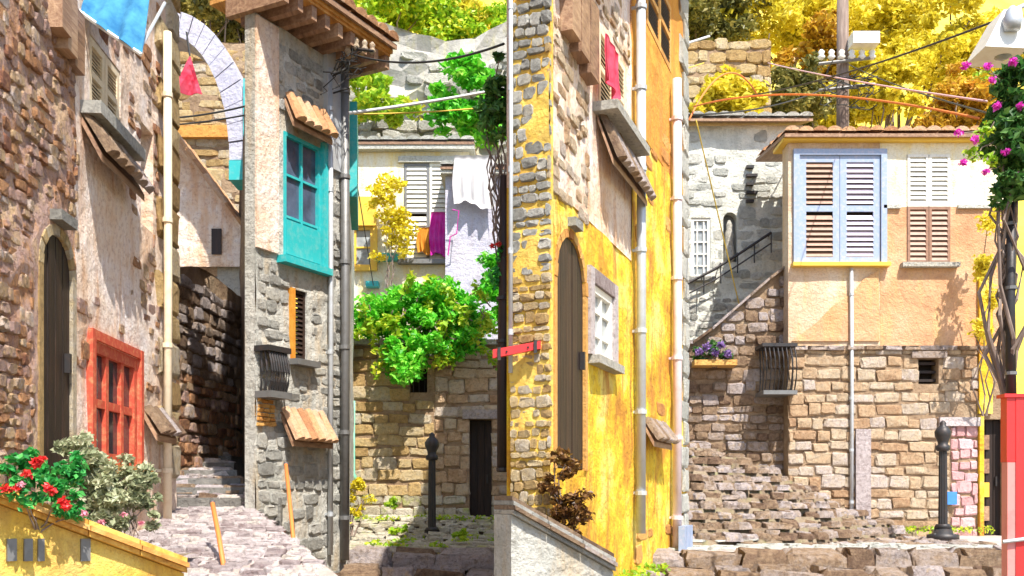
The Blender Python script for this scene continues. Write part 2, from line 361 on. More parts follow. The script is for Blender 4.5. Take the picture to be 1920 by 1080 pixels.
# stones: shared prototype meshes, outward is -y, unit sized
def _protos(tagname, mat, n=9, corner=.36, bulge=.45):
    out = []
    for k in range(n):
        rr = random.Random(100 + k + len(tagname)); c = corner
        ring = [(-.5, -c), (-c, -.5), (c, -.5), (.5, -c), (.5, c), (c, .5), (-c, .5), (-.5, c)]
        j = lambda s: rr.uniform(-s, s)
        a = [(x + j(.09), 0, z + j(.09)) for x, z in ring]
        b = [(x * .95 + j(.08), -.7 + j(.18), z * .95 + j(.08)) for x, z in ring]
        d = [(x * .82 + j(.07), -1 + bulge * 0.5 * j(1), z * .80 + j(.07)) for x, z in ring]
        fs = [tuple(range(8))]
        for r0 in (0, 8):
            for i in range(8): fs.append((r0 + i, r0 + (i + 1) % 8, r0 + 8 + (i + 1) % 8, r0 + 8 + i))
        fs.append(tuple(range(16, 24)))
        me = bpy.data.meshes.new('stone'); me.from_pydata(a + b + d, [], fs); me.update(); me.materials.append(M[mat]); me.validate()
        out.append(me)
    return out
_PC = {}
def protos(mat, corner=.40):
    k = (mat, corner)
    if k not in _PC: _PC[k] = _protos(mat, mat, 9, corner)
    return _PC[k]

class Pieces:
    """collects pieces; the largest in view become objects, what is past the limit one joined part"""
    def __init__(s): s.items = []
    def add(s, name, me, mat4, area): s.items.append((area, name, me, mat4))
    def finish(s, parent, cap=296, rest_name='small_stones'):
        vis, hid = [], []
        for it in s.items:
            c = it[3].translation; px, py = proj(c)
            (vis if (-60 < px < 1980 and -60 < py < 1140 and c.y > .5) else hid).append((it[0] / max(c.y, 1) ** 2, *it[1:]))
        vis.sort(key=lambda t: -t[0])
        for a, name, me, m4 in vis[:cap]:
            o = bpy.data.objects.new(name, me); COL.objects.link(o); o.matrix_world = m4; l, r, sc = m4.decompose()
            o.location = l; o.rotation_mode = 'QUATERNION'; o.rotation_quaternion = r; o.scale = sc; adopt(o, parent)
        rest = vis[cap:] + hid
        if rest:
            mb = MB()
            for a, name, me, m4 in rest:
                mb.add([m4 @ v.co for v in me.vertices], [tuple(p.vertices) for p in me.polygons])
            o = mb.build(rest_name, rest[0][2].materials[0], parent); o['kind'] = 'stuff'

def lay(pc, fr, mat, u0, u1, v0, v1, hr, wr, holes=(), proud=(.02, .05), gap=.012, test=None, density=1.0, name='stone', corner=.40, tilt=.07, base=-.015):
    ps = protos(mat, corner); v = v0
    while v < v1 - hr[0] * .4:
        h = min(R.uniform(*hr), v1 - v + .02); u = u0 - R.uniform(0, wr[0])
        while u < u1:
            w = R.uniform(*wr); a, b = max(u, u0), min(u + w, u1); u += w
            if b - a < wr[0] * .35: continue
            ok = True
            for hh in holes:
                if a < hh[1] and b > hh[0] and v < hh[3] and v + h > hh[2]:
                    if b - hh[1] > wr[0] * .5: a = hh[1]
                    elif hh[0] - a > wr[0] * .5: b = hh[0]
                    else: ok = False
            if not ok or R.random() > density: continue
            hh_ = h * R.uniform(.72, 1.08)
            cu, cv = (a + b) / 2, v + h / 2 + R.uniform(-.14, .14) * h
            if test and not test(cu, cv): continue
            pr_ = R.uniform(*proud) * .75
            m4 = Matrix.LocRotScale(fr.p(cu, cv, base), Matrix.Rotation(fr.ang, 3, 'Z') @ Matrix.Rotation(R.uniform(-tilt, tilt), 3, 'Y'),
                                    Vector((b - a - gap * .6, pr_ - base, hh_ - gap * .6)))
            pc.add(name, R.choice(ps), m4, (b - a) * h)
        v += h

def setts(pc, mat, pt, nu, nv, size, height=.05, jitter=.2, corner=.36, name='sett', test=None):
    """paving stones: pt(s,t) gives a ground point for s,t in 0..1"""
    ps = protos(mat, corner)
    for j in range(nv):
        off = R.random()
        for i in range(nu + 1):
            s_, t_ = (i + off - .5) / nu, (j + .5) / nv
            if not 0 <= s_ <= 1: continue
            p = pt(s_ + R.uniform(-jitter, jitter) / nu * .5, t_ + R.uniform(-jitter, jitter) / nv * .5)
            if test and not test(p): continue
            rot = Matrix.Rotation(R.uniform(-.12, .12), 3, 'Z') @ Matrix.Rotation(-math.pi / 2, 3, 'X') @ Matrix.Rotation(R.uniform(-.05, .05), 3, 'Z')
            # outward -y becomes +z
            m4 = Matrix.LocRotScale(p - Vector((0, 0, .01)), rot, Vector((size[0] * R.uniform(.8, 1.05), height * R.uniform(.7, 1.3), size[1] * R.uniform(.8, 1.05))))
            pc.add(name, R.choice(ps), m4, size[0] * size[1] * .4)

# leaves
def leaf_mesh(name, centres, radii, n, size, mat, parent=None, up=.3, clump=0, clump_r=.25, flat=1.0, keep=None):
    """n small bent leaves spread in clumps through a set of ellipsoids"""
    cs = np.array(centres, float); rs = np.array(radii, float)
    if rs.ndim == 1: rs = np.repeat(rs[:, None], 3, 1)
    vol = rs.prod(1); pick = NR.choice(len(cs), n, p=vol / vol.sum())
    def inball(k):
        d = NR.normal(size=(k, 3)); d /= np.linalg.norm(d, axis=1)[:, None]; return d * (NR.random(k) ** (1 / 2.3))[:, None]
    if clump:
        ck = NR.choice(len(cs), clump, p=vol / vol.sum()); cc = cs[ck] + inball(clump) * rs[ck]; cr = clump_r * NR.uniform(.6, 1.3, clump)
        w = NR.integers(0, clump, n); P = cc[w] + inball(n) * cr[w][:, None] * np.array([1, 1, .75])
    else: P = cs[pick] + inball(n) * rs[pick]
    if keep is not None: P = P[keep(P)]; n = len(P)
    a = NR.normal(size=(n, 3)); a /= np.linalg.norm(a, axis=1)[:, None]
    nn = NR.normal(size=(n, 3)); nn[:, 2] = np.abs(nn[:, 2]) + up; nn /= np.linalg.norm(nn, axis=1)[:, None]
    b = np.cross(nn, a); b /= np.linalg.norm(b, axis=1)[:, None] + 1e-9; a = np.cross(b, nn)
    s = size * NR.uniform(.6, 1.4, n)[:, None]
    v = np.stack([P - a * s, P + b * s * .55 + nn * s * .18, P + a * s, P - b * s * .55 + nn * s * .18], 1).reshape(-1, 3)
    f = np.arange(n * 4).reshape(n, 4); tri = np.concatenate([f[:, [0, 1, 2]], f[:, [0, 2, 3]]])
    me = bpy.data.meshes.new(name); me.from_pydata(v.tolist(), [], tri.tolist()); me.materials.append(M[mat]); me.update()
    o = bpy.data.objects.new(name, me); COL.objects.link(o); return adopt(o, parent)

def limb(mb, a, b, r0, r1, n=6, wob=.06, k=5):
    a, b = Vector(a), Vector(b); L = (b - a).length
    pts = [a.lerp(b, i / k) + Vector((R.uniform(-1, 1), R.uniform(-1, 1), R.uniform(-.4, .4))) * (wob * L * (0 < i < k)) for i in range(k + 1)]
    mb.tube(pts, [r0 + (r1 - r0) * i / k for i in range(k + 1)], n); return pts

def tree(name, label, cat, base, h, crown, n, size, mat, group=None, trunk=.06, clump=40, cr=.4, crown_name='crown'):
    t = thing(name, label, cat, base, group); base = Vector(base); mb = MB()
    top = base + Vector((0, 0, h)); pts = limb(mb, base, top, trunk, trunk * .5)
    for c, r in crown:
        c = Vector(c); limb(mb, pts[R.choice((2, 3, 4))], c, trunk * .45, trunk * .14, 5)
    mb.build('trunk', 'bark', t)
    leaf_mesh(crown_name, [c for c, r in crown], [r if hasattr(r, '__len__') else (r, r, r) for c, r in crown], n, size, mat, t, .3, clump, cr)
    return t

# ------------------------------------------------------------------ the setting
def grid(name, mat, xs, ys, zf, parent=None):
    mb = MB(); nx = len(xs)
    for y in ys:
        for x in xs: mb.v.append((x, y, zf(x, y)))
    for j in range(len(ys) - 1):
        for i in range(nx - 1): mb.f.append((j * nx + i, j * nx + i + 1, (j + 1) * nx + i + 1, (j + 1) * nx + i))
    return mb.build(name, mat, parent, True)
lin = lambda a, b, n: [a + (b - a) * i / (n - 1) for i in range(n)]
def fb(x, y, s, o=0): return noise.noise(Vector((x * s, y * s, o))) + .5 * noise.noise(Vector((x * s * 2.1, y * s * 2.1, o + 3)))
struct(grid('ground', 'earth', lin(-90, 90, 90), lin(-15, 36, 60), lambda x, y: -.16 + .03 * fb(x, y, .8)))
def hillz(x, y):
    t = max(0, y - 23); return -.4 + t * .95 + 1.2 * fb(x, y, .13, 2) * min(1, t / 6)
struct(grid('hillside', 'hill_dry', lin(-70, 70, 90), lin(22, 110, 70), hillz))
# upper street level behind the broad steps
GZ = .15
struct(grid('street', 'pavement_pale', lin(-1.75, 9, 60), lin(10.62, 16, 40), lambda x, y: GZ + .012 * fb(x, y, 2)))

# broad stone steps across the street
bs = MB().box(-1.7, 9, 9.2, 10.6, -.5, -.14).build('broad_steps', 'mortar_warm'); struct(bs)
pc = Pieces(); ps = protos('stone_brown', .45)
for (z, y, h) in ((.0, 9.8, .15), (.158, 10.32, .15)):
    for (xa, xb) in ((-1.72, .05), (1.2, 8.6)):
        x = xa
        while x < xb:
            w = R.uniform(.28, .62)
            for d_ in (0, .26):
                m4 = Matrix.LocRotScale(Vector((x + w / 2, y + d_ + R.uniform(-.01, .01), z - h - .02)), Matrix.Rotation(-math.pi / 2, 3, 'X') , Vector((w - .012, h + .04 + R.uniform(-.012, .012), .25)))
                pc.add('step_stone', R.choice(ps), m4, w * .3)
            x += w
pc.finish(bs, 200, 'far_step_stones')

# ramp and alley stairs on the left
def rampz(y): return .20 + (y - 6.2) * .145
def ramp_right(y): return -1.02 - (y - 6.2) * .455
ramp = MB(); ys = lin(5.95, 9.3, 20)
for y in ys:
    for t in (0, .33, .66, 1): ramp.v.append((-3.6 + (ramp_right(y) + 3.6) * t, y, rampz(y) + .008 * fb(t * 3, y, 2)))
    ramp.v.append((ramp_right(y), y, -.4))
for j in range(len(ys) - 1):
    for i in range(4): ramp.f.append((j * 5 + i, j * 5 + i + 1, j * 5 + 6 + i, j * 5 + 5 + i))
ramp = struct(ramp.build('alley_ramp', 'pavement_pale'))
pc = Pieces()
setts(pc, 'stone_lilac', lambda s, t: Vector((-3.3 + (ramp_right(6.0 + 3.2 * t) - .03 + 3.3) * s, 6.0 + 3.2 * t, rampz(6.0 + 3.2 * t))), 12, 26, (.15, .12), .035)
pc.finish(ramp, 290, 'small_setts')
steps = MB()
for k in range(9):
    y = 9.25 + k * .55; z = rampz(9.2) + .10 * (k + 1); steps.box(-5.4, -2.15 - .34 * k * .55 - .3 * (k > 1), y, y + .6 + (k == 8) * 1.2, z - .5, z)
steps = struct(steps.build('alley_steps', 'mortar_grey'))
pc = Pieces(); psl, psb = protos('stone_lilac', .42), protos('stone_brown', .42)
for k in range(9):
    y = 9.25 + k * .55; z = rampz(9.2) + .10 * (k + 1)
    for row, dy in ((0, .10), (1, .29), (2, .47)):
        x = -5.2
        while x < -2.4 - .34 * k * .55 - .3 * (k > 1):
            w = R.uniform(.18, .36) if row == 0 else R.uniform(.12, .26)
            m4 = Matrix.LocRotScale(Vector((x + w / 2, y + dy, z - .06)), Matrix.Rotation(-math.pi / 2, 3, 'X'), Vector((w - .012, .085 + R.uniform(-.012, .014), .19)))
            pc.add('step_stone', R.choice(psl if R.random() < .6 else psb), m4, w * .19); x += w
pc.finish(steps, 290, 'far_step_stones')

# cobbled bank and path rising to the left along the foot of the right-hand wall
def pathz(x, y):
    t = (4.9 - x + .25 * fb(x, y, .9)) / 2.9 + (y - 13.4) * .30
    h = 1.15 * max(0, min(1.25, t)) * max(0, min(1, (y - 11.6) / 2.0))
    return GZ - .06 + .125 * math.floor(h / .125 + .5)
PATHC = struct(grid('rising_path', 'earth', lin(1.3, 6.2, 150), lin(11.2, 15.6, 110), lambda x, y: pathz(x, y) + .02 * fb(x, y, 2.5)))
pc = Pieces()
setts(pc, 'stone_brown', lambda s, t: Vector((1.9 + 4.0 * s, 11.9 + 3.1 * t, pathz(1.9 + 4.0 * s, 11.9 + 3.1 * t))), 21, 18, (.23, .20), .08, .45, .32)
setts(pc, 'stone_white', lambda s, t: Vector((1.7 + 4.2 * s, 10.9 + 1.3 * t, max(GZ, pathz(1.7 + 4.2 * s, 10.9 + 1.3 * t)))), 14, 7, (.30, .17), .03, .3)
pc.finish(PATHC, 290, 'far_cobbles')
# cobbles in front of the terrace wall in the middle
mid = struct(grid('yard_bank', 'earth', lin(-2.6, 1.4, 40), lin(12.2, 15.3, 24), lambda x, y: GZ - .03 + .30 * max(0, (y - 12.6) / 2.5) + .03 * fb(x, y, 2.5)))
pc = Pieces()
setts(pc, 'stone_mossy', lambda s, t: Vector((-2.6 + 3.6 * s, 10.75 + 4.2 * t, GZ + .30 * max(0, (10.75 + 4.2 * t - 12.6) / 2.5))), 15, 18, (.23, .21), .05, .4)
pc.finish(mid, 280, 'far_cobbles')

# ------------------------------------------------------------------ reusable house parts
def louvres(fr, parent, u0, u1, v0, v1, w, fm, sm, n, tilt=.5, mid=True, bar=.05, name='shutter'):
    mb = MB(); b = bar; t = .035
    fr.box(mb, u0, u0 + b, v0, v1, w, w + t); fr.box(mb, u1 - b, u1, v0, v1, w, w + t)
    fr.box(mb, u0 + b, u1 - b, v0, v0 + b, w, w + t); fr.box(mb, u0 + b, u1 - b, v1 - b, v1, w, w + t)
    if mid: vm = v0 + (v1 - v0) * .48; fr.box(mb, u0 + b, u1 - b, vm, vm + b * .9, w, w + t)
    sh = mb.build(name, fm, parent)
    p = (v1 - v0 - 2 * b) / n; hh = p * .52; sl = MB()
    L = (u1 - u0 - 2 * b)
    for sgn in (0,):
        q = []
        for (dv, dw) in ((-hh * math.cos(tilt), hh * math.sin(tilt)), (hh * math.cos(tilt), -hh * math.sin(tilt))):
            for (du, ww) in ((0, .005), (L, .005), (L, -.005), (0, -.005)):
                q.append(fr.d * du + fr.n * (dw + ww) + Vector((0, 0, dv)))
        sl.hexa(q)
    first = None
    for k in range(n):
        vv = v0 + b + p * (k + .5)
        if mid and abs(vv - (vm + b * .45)) < b * .6: continue
        if first is None: o = sl.build('slat', sm, sh); first = o
        else: o = bpy.data.objects.new('slat', first.data); COL.objects.link(o); adopt(o, sh)
        o.location = fr.p(u0 + b, vv + R.uniform(-.002, .002), w + .018)
    return sh

def window(fr, parent, u0, u1, v0, v1, fm, pane='pane_dark', cols=2, rows=2, bar=.05, depth=.16, sill=None, mul=.03, name='window'):
    mb = MB(); w = -depth
    fr.box(mb, u0, u0 + bar, v0, v1, w, w + .06); fr.box(mb, u1 - bar, u1, v0, v1, w, w + .06)
    fr.box(mb, u0 + bar, u1 - bar, v0, v0 + bar, w, w + .06); fr.box(mb, u0 + bar, u1 - bar, v1 - bar, v1, w, w + .06)
    for i in range(1, cols):
        c = u0 + (u1 - u0) * i / cols; fr.box(mb, c - mul / 2, c + mul / 2, v0 + bar, v1 - bar, w + .008, w + .05)
    for j in range(1, rows):
        c = v0 + (v1 - v0) * j / rows; fr.box(mb, u0 + bar, u1 - bar, c - mul / 2, c + mul / 2, w + .012, w + .045)
    o = mb.build(name, fm, parent)
    for i in range(cols):
        for j in range(rows):
            a, b = u0 + (u1 - u0) * i / cols, u0 + (u1 - u0) * (i + 1) / cols; c, d = v0 + (v1 - v0) * j / rows, v0 + (v1 - v0) * (j + 1) / rows
            fr.bx('pane', pane, o, a + .01, b - .01, c + .01, d - .01, w + .012 + R.uniform(0, .003), w + .020)
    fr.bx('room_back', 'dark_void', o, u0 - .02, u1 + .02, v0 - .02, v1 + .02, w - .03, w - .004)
    if sill: fr.bx('sill', sill, o, u0 - .08, u1 + .08, v0 - .07, v0 - .004, -.05, .10)
    return o

def plank_door(fr, parent, u0, u1, v0, v1, mat, depth=.2, n=4, handle='iron', name='door'):
    w = -depth; o = fr.bx(name, mat, parent, u0, u1, v0, v1, w - .04, w)
    k = (u1 - u0) / n
    for i in range(n): fr.bx('plank', mat, o, u0 + k * i + .006, u0 + k * (i + 1) - .006, v0 + .01, v1 - .01, w + .001, w + .02 + R.uniform(0, .006))
    if handle:
        fr.bx('handle', handle, o, u1 - .09, u1 - .06, v0 + (v1 - v0) * .45, v0 + (v1 - v0) * .53, w + .024, w + .06)
    return o

def tile_roof(fr, parent, u0, u1, v_low, v_high, w_low, w_high, mat='roof_tile', tw=.17, tl=.30, name='roof'):
    """sloping roof of half-round clay tiles, low edge towards the street"""
    n = max(2, int((u1 - u0) / tw)); m = max(1, int(math.hypot(v_high - v_low, w_low - w_high) / tl))
    mb = MB(); t = .05
    a = [fr.p(u0, v_low, w_low), fr.p(u1, v_low, w_low), fr.p(u1, v_high, w_high), fr.p(u0, v_high, w_high)]
    dn = Vector((0, 0, -t)); mb.hexa([p + dn for p in a] + a); roof = mb.build(name, 'wood_brown', parent)
    tm = MB(); K = 5; L = math.hypot(v_high - v_low, w_low - w_high) / m * 1.12
    sd = (fr.p(0, v_high, w_high) - fr.p(0, v_low, w_low)).normalized(); nn = fr.d.cross(sd).normalized()
    if nn.z < 0: nn = -nn
    k = (u1 - u0) / n
    for (l, rr, hh) in ((0, .52, .07), (1, .42, .05)):
        for i in range(K + 1):
            th = math.pi * i / K; tm.v.append(tuple(fr.d * (-math.cos(th) * k * rr) + sd * (L * l) + nn * (math.sin(th) * hh + .02 * (1 - l))))
    for i in range(K): tm.f.append((i, i + 1, K + 2 + i, K + 1 + i))
    tm.f.append(tuple(range(K + 1)))
    first = None
    for i in range(n):
        for j in range(m):
            if first is None: first = tm.build('tile', mat, roof); o = first
            else: o = bpy.data.objects.new('tile', first.data); COL.objects.link(o); adopt(o, roof)
            q = (j - .04) / m; base = fr.p(u0 + k * (i + .5), v_low + (v_high - v_low) * q, w_low + (w_high - w_low) * q)
            o.location = base + nn * (.012 + R.uniform(0, .012)); o.rotation_euler = (0, 0, R.uniform(-.03, .03))
    return roof

def pipe(fr, parent, px, y0, y1, r, mat, w=.08, name='drainpipe', collars=4, u=None):
    u = fr.u(px) if u is None else u; v1 = fr.uv(px, y0)[1]; v0 = fr.uv(px, y1)[1]
    mb = MB().tube([fr.p(u, v1, w), fr.p(u + .005, (v0 + v1) / 2, w + .004), fr.p(u, v0, w)], r, 10)
    o = mb.build(name, mat, parent, True)
    for k in range(collars):
        v = v0 + (v1 - v0) * (k + .5) / collars; c = MB().tube([fr.p(u, v - .02, w), fr.p(u, v + .02, w)], r * 1.25, 10); fr.box(c, u - .012, u + .012, v - .012, v + .012, -.02, w)
        c.build('collar', mat, o)
    return o

# ------------------------------------------------------------------ house on the left
FL = F(0, 5.5, 330, 9.0)
lh = thing('left_house', 'pink and orange rubble stone house with arched doorway and red window', 'house', FL.p(1, 0, 0))
ar = FL.rect(78, 134, 440, 900); rw = FL.rect(173, 258, 655, 872); lw = FL.rect(168, 226, 98, 236); slot = FL.rect(264, 287, 240, 428)
holes = [(*ar, 1.0), rw, lw, slot]
usplit = FL.u(140)
wall(FL, 'wall', 'rose_render', lh, -1.3, usplit, -.3, 6.9, [(*ar, 1.0)], .16, .035, seed=1)
wall(FL, 'wall', 'pale_rose', lh, usplit, FL.len, -.3, 6.9, [rw, lw, slot], .2, .02, seed=2)
pc = Pieces()
lay(pc, FL, 'stone_rose', -.6, usplit, -.1, 4.4, (.055, .105), (.06, .16), [(ar[0] - .13, ar[1] + .13, ar[2] - .2, ar[3] + .15)], (.008, .03), .014, density=.84, corner=.34)
lay(pc, FL, 'stone_rose', usplit, FL.u(300), 1.6, 6.4, (.08, .15), (.1, .26), [rw, lw, slot, (lw[0] - .2, lw[1] + .2, lw[2] - 1.2, lw[3])], (.006, .02), .02, density=.34, corner=.36)
v = 0.9; qs = protos('stone_gold', .45); k = 0   # quoins of the far corner
while v < 6.3:
    h = R.uniform(.22, .34); w = .62 if k % 2 else .36; k += 1
    pc.add('quoin', R.choice(qs), Matrix.LocRotScale(FL.p(FL.len - w / 2 + .02, v + h / 2, -.01), Matrix.Rotation(FL.ang, 3, 'Z'), Vector((w, .05, h - .015))), w * h * 4); v += h
pc.finish(lh, 296)
def arch_ring(fr, parent, a, mat, wd=.11, proud=.06, name='arch_surround', n=11, inner=-.08):
    u0, u1, v0, v1 = a[:4]; sp = v1 - (u1 - u0) / 2; mb = MB(); c = (u0 + u1) / 2; r = (u1 - u0) / 2
    o = fr.bx(name, mat, parent, u0 - wd, u0 + .004, v0, sp, inner, proud); fr.bx('jamb', mat, o, u1 - .004, u1 + wd, v0, sp, inner, proud)
    for k in range(n):
        t0, t1 = math.pi * k / n + .015, math.pi * (k + 1) / n - .015; q = []
        for w in (inner, proud + R.uniform(-.006, .006)):
            for (t, rr) in ((t0, r - .004), (t0, r + wd), (t1, r + wd), (t1, r - .004)): q.append(fr.p(c + rr * math.cos(t), sp + rr * math.sin(t), w))
        MB().hexa(q).build('voussoir', mat, o)
    return o
arch_ring(FL, lh, ar, 'stone_gold', .06, .012, inner=-.02)
hood = MB(); cu = (ar[0] + ar[1]) / 2; FL.box(hood, cu - .13, cu + .13, ar[3] + .065, ar[3] + .13, -.05, .08); hood.build('hood_stone', 'stone_grey', lh)
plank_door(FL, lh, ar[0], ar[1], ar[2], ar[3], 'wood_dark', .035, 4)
o = window(FL, lh, *rw, 'red_frame', 'pane_dark', 3, 2, .08, .06, 'brick_orange', .06)
fr_ = MB(); a, b, c, d = rw
FL.box(fr_, a - .07, a - .003, c - .05, d + .07, -.05, .03); FL.box(fr_, b + .003, b + .07, c - .05, d + .07, -.05, .03); FL.box(fr_, a - .003, b + .003, d + .003, d + .07, -.05, .026)
fr_.build('surround', 'red_frame', o)
FL.bx('slot_shutter', 'iron_grey', lh, slot[0], slot[1], slot[2], slot[3], -.2, -.12)
# shuttered upper window with sill, tiled hood below
um = (lw[0] + lw[1]) / 2
louvres(FL, lh, lw[0] + .01, um - .005, lw[2] + .01, lw[3] - .01, -.04, 'cream_paint', 'cream_paint', 16, .6)
louvres(FL, lh, um + .005, lw[1] - .01, lw[2] + .01, lw[3] - .01, -.04, 'cream_paint', 'cream_paint', 16, .6)
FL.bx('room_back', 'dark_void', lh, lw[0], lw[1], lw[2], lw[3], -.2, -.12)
FL.bx('sill', 'stone_grey', lh, lw[0] - .18, lw[1] + .15, lw[2] - .09, lw[2] - .004, -.04, .14)
hu = FL.rect(150, 236, 262, 352)
tile_roof(FL, lh, hu[0], hu[1], hu[2] + .1, hu[3], .14, .01, 'stone_brown', .14, .2, 'window_hood')
# jettied beams near the top and the eave
for i, (px, y0, y1) in enumerate(((92, -30, 60), (110, -10, 100), (130, 20, 132))):
    a = FL.rect(px - 6, px + 12, y0, y1); FL.bx('beam', 'wood_brown', lh, a[0], a[1], a[2], a[3], -.05, .10 - .02 * i)
mb = MB(); a = FL.uv(265, 768); bq = FL.uv(305, 850)
tile_roof(FL, lh, a[0], bq[0], a[1] - .2, a[1], .12, .01, 'stone_brown', .12, .2, 'letterbox_hood')
pipe(FL, lh, 296, 60, 1000, .035, 'cream_paint')
FL.bx('eave', 'wood_orange', lh, -1.3, FL.len + .3, 6.9, 7.02, -.4, .55)

# sloping ochre parapet with timber coping in front of the flower bed
FP = F(-60, 5.0, 345, 5.9)
pa = thing('bed_parapet', 'sloping ochre plaster parapet with layered timber coping, below red geraniums', 'wall', FP.p(.5, 0, 0))
z0, z1 = FP.uv(-60, 925)[1], FP.uv(345, 1075)[1]
topf = lambda u: z0 + (z1 - z0) * u / FP.len
wall(FP, 'wall', 'ochre', pa, 0, FP.len, -.35, z0, [], .12, .012, .22, topf)
for k, (dz, ww, mat) in enumerate(((.004, .05, 'wood_amber'), (.034, .075, 'wood_orange'), (.064, .05, 'wood_amber'))):
    n = 4
    for i in range(n):
        a, b = FP.len * i / n, FP.len * (i + 1) / n - .008; q = []
        for dv in (dz, dz + .028):
            for (u, w) in ((a, ww), (b, ww), (b, -.24), (a, -.24)): q.append(FP.p(u, topf(u) + dv, w))
        MB().hexa(q).build('coping_board', mat, pa)
for (x0, x1) in ((12, 30), (44, 60), (70, 82), (150, 168)):
    a = FP.rect(x0, x1, 1010, 1052); FP.bx('vent_slot', 'iron_grey', pa, a[0], a[1], a[2], a[3], -.01, .012)

# ------------------------------------------------------------------ grey corner house
FG = F(478, 9.0, 650, 10.2)
gh = thing('grey_corner_house', 'grey rubble house with teal window and wooden eave beside the alley', 'house', FG.p(.6, 0, 0))
tw = FG.rect(531, 600, 262, 492); nw = FG.rect(550, 576, 545, 676); EV = 5.12
wall(FG, 'wall', 'grey_render', gh, 0, FG.len, -.3, EV, [tw, nw], .14, .03, .12, seed=4)
FGs = F(650.5, 10.2, 664, 15.5)
wall(FGs, 'wall', 'grey_render', gh, 0.02, FGs.len, -.3, EV, [], .3, .02)
FGl = F(450, 13.6, 476, 9.02)
wall(FGl, 'wall', 'stone_brown', gh, 0, FGl.len - .02, -.3, EV, [], .3, .03, .03)
pc = Pieces()
bq_ = FG.rect(479, 514, 742, 800)
lay(pc, FG, 'brick_orange', bq_[0] + .01, bq_[1], bq_[2], bq_[3], (.04, .045), (.08, .11), [], (.02, .04), .008, name='brick', corner=.46, tilt=.02)
FG.bx('plaster_coat', 'pale_rose', gh, 0.003, FG.u(520), FG.uv(500, 470)[1], EV - .02, -.02, .022)
lay(pc, FG, 'stone_grey', 0.02, FG.len - .02, -.1, EV - .1, (.09, .16), (.11, .25), [(tw[0] - .1, tw[1] + .1, tw[2] - .12, tw[3] + .1), (nw[0] - .06, nw[1] + .06, nw[2] - .06, nw[3] + .06), (-1, FG.u(520), FG.uv(500, 470)[1], 9), bq_], (.006, .026), .018, density=.84, corner=.34)
pc.finish(gh, 296)
o = window(FG, gh, *tw, 'teal_paint', 'pane_blue', 2, 3, .035, .05, 'teal_paint', .022)
a, b, c, d = tw
FG.bx('apron_panel', 'teal_paint', o, a + .02, b - .02, c + .03, c + (d - c) * .30, -.04, .025)
fr_ = MB(); FG.box(fr_, b + .002, b + .07, c - .06, d + .06, -.05, .05); 
fr_.build('surround', 'teal_paint', o)
louvres(FG, gh, nw[0], nw[1], nw[2], nw[3], -.06, 'wood_dark', 'wood_dark', 14, .5, False, .03)
FG.bx('room_back', 'dark_void', gh, nw[0], nw[1], nw[2], nw[3], -.25, -.2)
FG.bx('curtain_edge', 'orange_cloth', gh, nw[0] - .06, nw[0] - .003, nw[2], nw[3], -.02, .03)
FG.bx('sill', 'iron_grey', gh, nw[0] - .08, nw[1] + .06, nw[2] - .06, nw[2] - .004, -.03, .12)
def slanted(fr, parent, p0, p1, th, mat, name, w=.08, w0=-.02):
    a, b = fr.uv(*p0), fr.uv(*p1); q = []
    for dv in (-th / 2, th / 2):
        for (pt, ww) in ((a, w), (b, w), (b, w0), (a, w0)): q.append(fr.p(pt[0], pt[1] + dv, ww))
    return MB().hexa(q).build(name, mat, parent)
hq = FG.rect(534, 602, 190, 258); tile_roof(FG, gh, hq[0] - .03, hq[1] + .03, hq[2] + .05, hq[3] - .05, .12, .01, 'roof_tile', .10, .16, 'window_hood')
hq = FG.rect(524, 602, 772, 838); tile_roof(FG, gh, hq[0], hq[1], hq[2] + .04, hq[3] - .02, .15, .01, 'roof_tile', .10, .16, 'cellar_hood')


pipe(FG, gh, 636, 95, 1050, .045, 'iron_grey', .07, collars=6)
pipe(FG, gh, 612, 130, 1040, .025, 'zinc', .05, collars=6)
a = FG.rect(606, 640, 95, 320); FG.bx('cable_trunk', 'zinc', gh, a[0], a[1], a[2], a[3], .0, .05)
a = FGs.rect(652, 662, 172, 342); FGs.bx('open_shutter', 'teal_paint', gh, FGs.len * .05, FGs.len * .30, 3.9, 4.9, .02, .10)
# eave: boards, rafters, tiles
EO = .42
eave = FG.bx('eave', 'wood_orange', gh, -.05, FG.len + .22, EV + .16, EV + .2, -.5, EO)
for i in range(9):
    u = -.02 + (FG.len + .2) * i / 8; FG.bx('rafter', 'wood_brown', eave, u - .035, u + .035, EV + .002, EV + .158, -.3, EO - .04)
for i in range(6):
    w = -.2 + i * .1; FG.bx('eave_board', 'wood_orange', eave, -.05, FG.len + .21, EV + .142 - .002 * i, EV + .1595, w, w + .094)
tile_roof(FG, gh, -.05, FG.len + .22, EV + .24, EV + .5, EO + .05, -.5)
# iron balcony on the alley corner
def balcony(fr, parent, x0, x1, ytop, ybot, out, mat='iron', name='balcony'):
    a = fr.rect(x0, x1, ytop, ybot); o = fr.bx(name, mat, parent, a[0] - .04, a[1] + .04, a[3] - .05, a[3], 0, out + .03)
    n = 7
    def bow(t): return out * (1 + .28 * math.sin(math.pi * t))
    for i in range(n + 1):
        u = a[0] + (a[1] - a[0]) * i / n
        pts = [fr.p(u, a[3] - .05 - (a[3] - .05 - a[2]) * t, bow(t)) for t in (0, .25, .5, .75, 1)]
        MB().tube(pts, .011, 5).build('baluster', mat, o)
    for u in (a[0], a[1]):
        for q in (.33, .66):
            MB().tube([fr.p(u, a[3] - .05 - (a[3] - .05 - a[2]) * t, bow(t) * q) for t in (0, .25, .5, .75, 1)], .011, 5).build('baluster', mat, o)
    fr.bx('floor_slab', 'iron_grey', o, a[0] - .03, a[1] + .03, a[2] - .06, a[2], 0, out + .05)
    return o

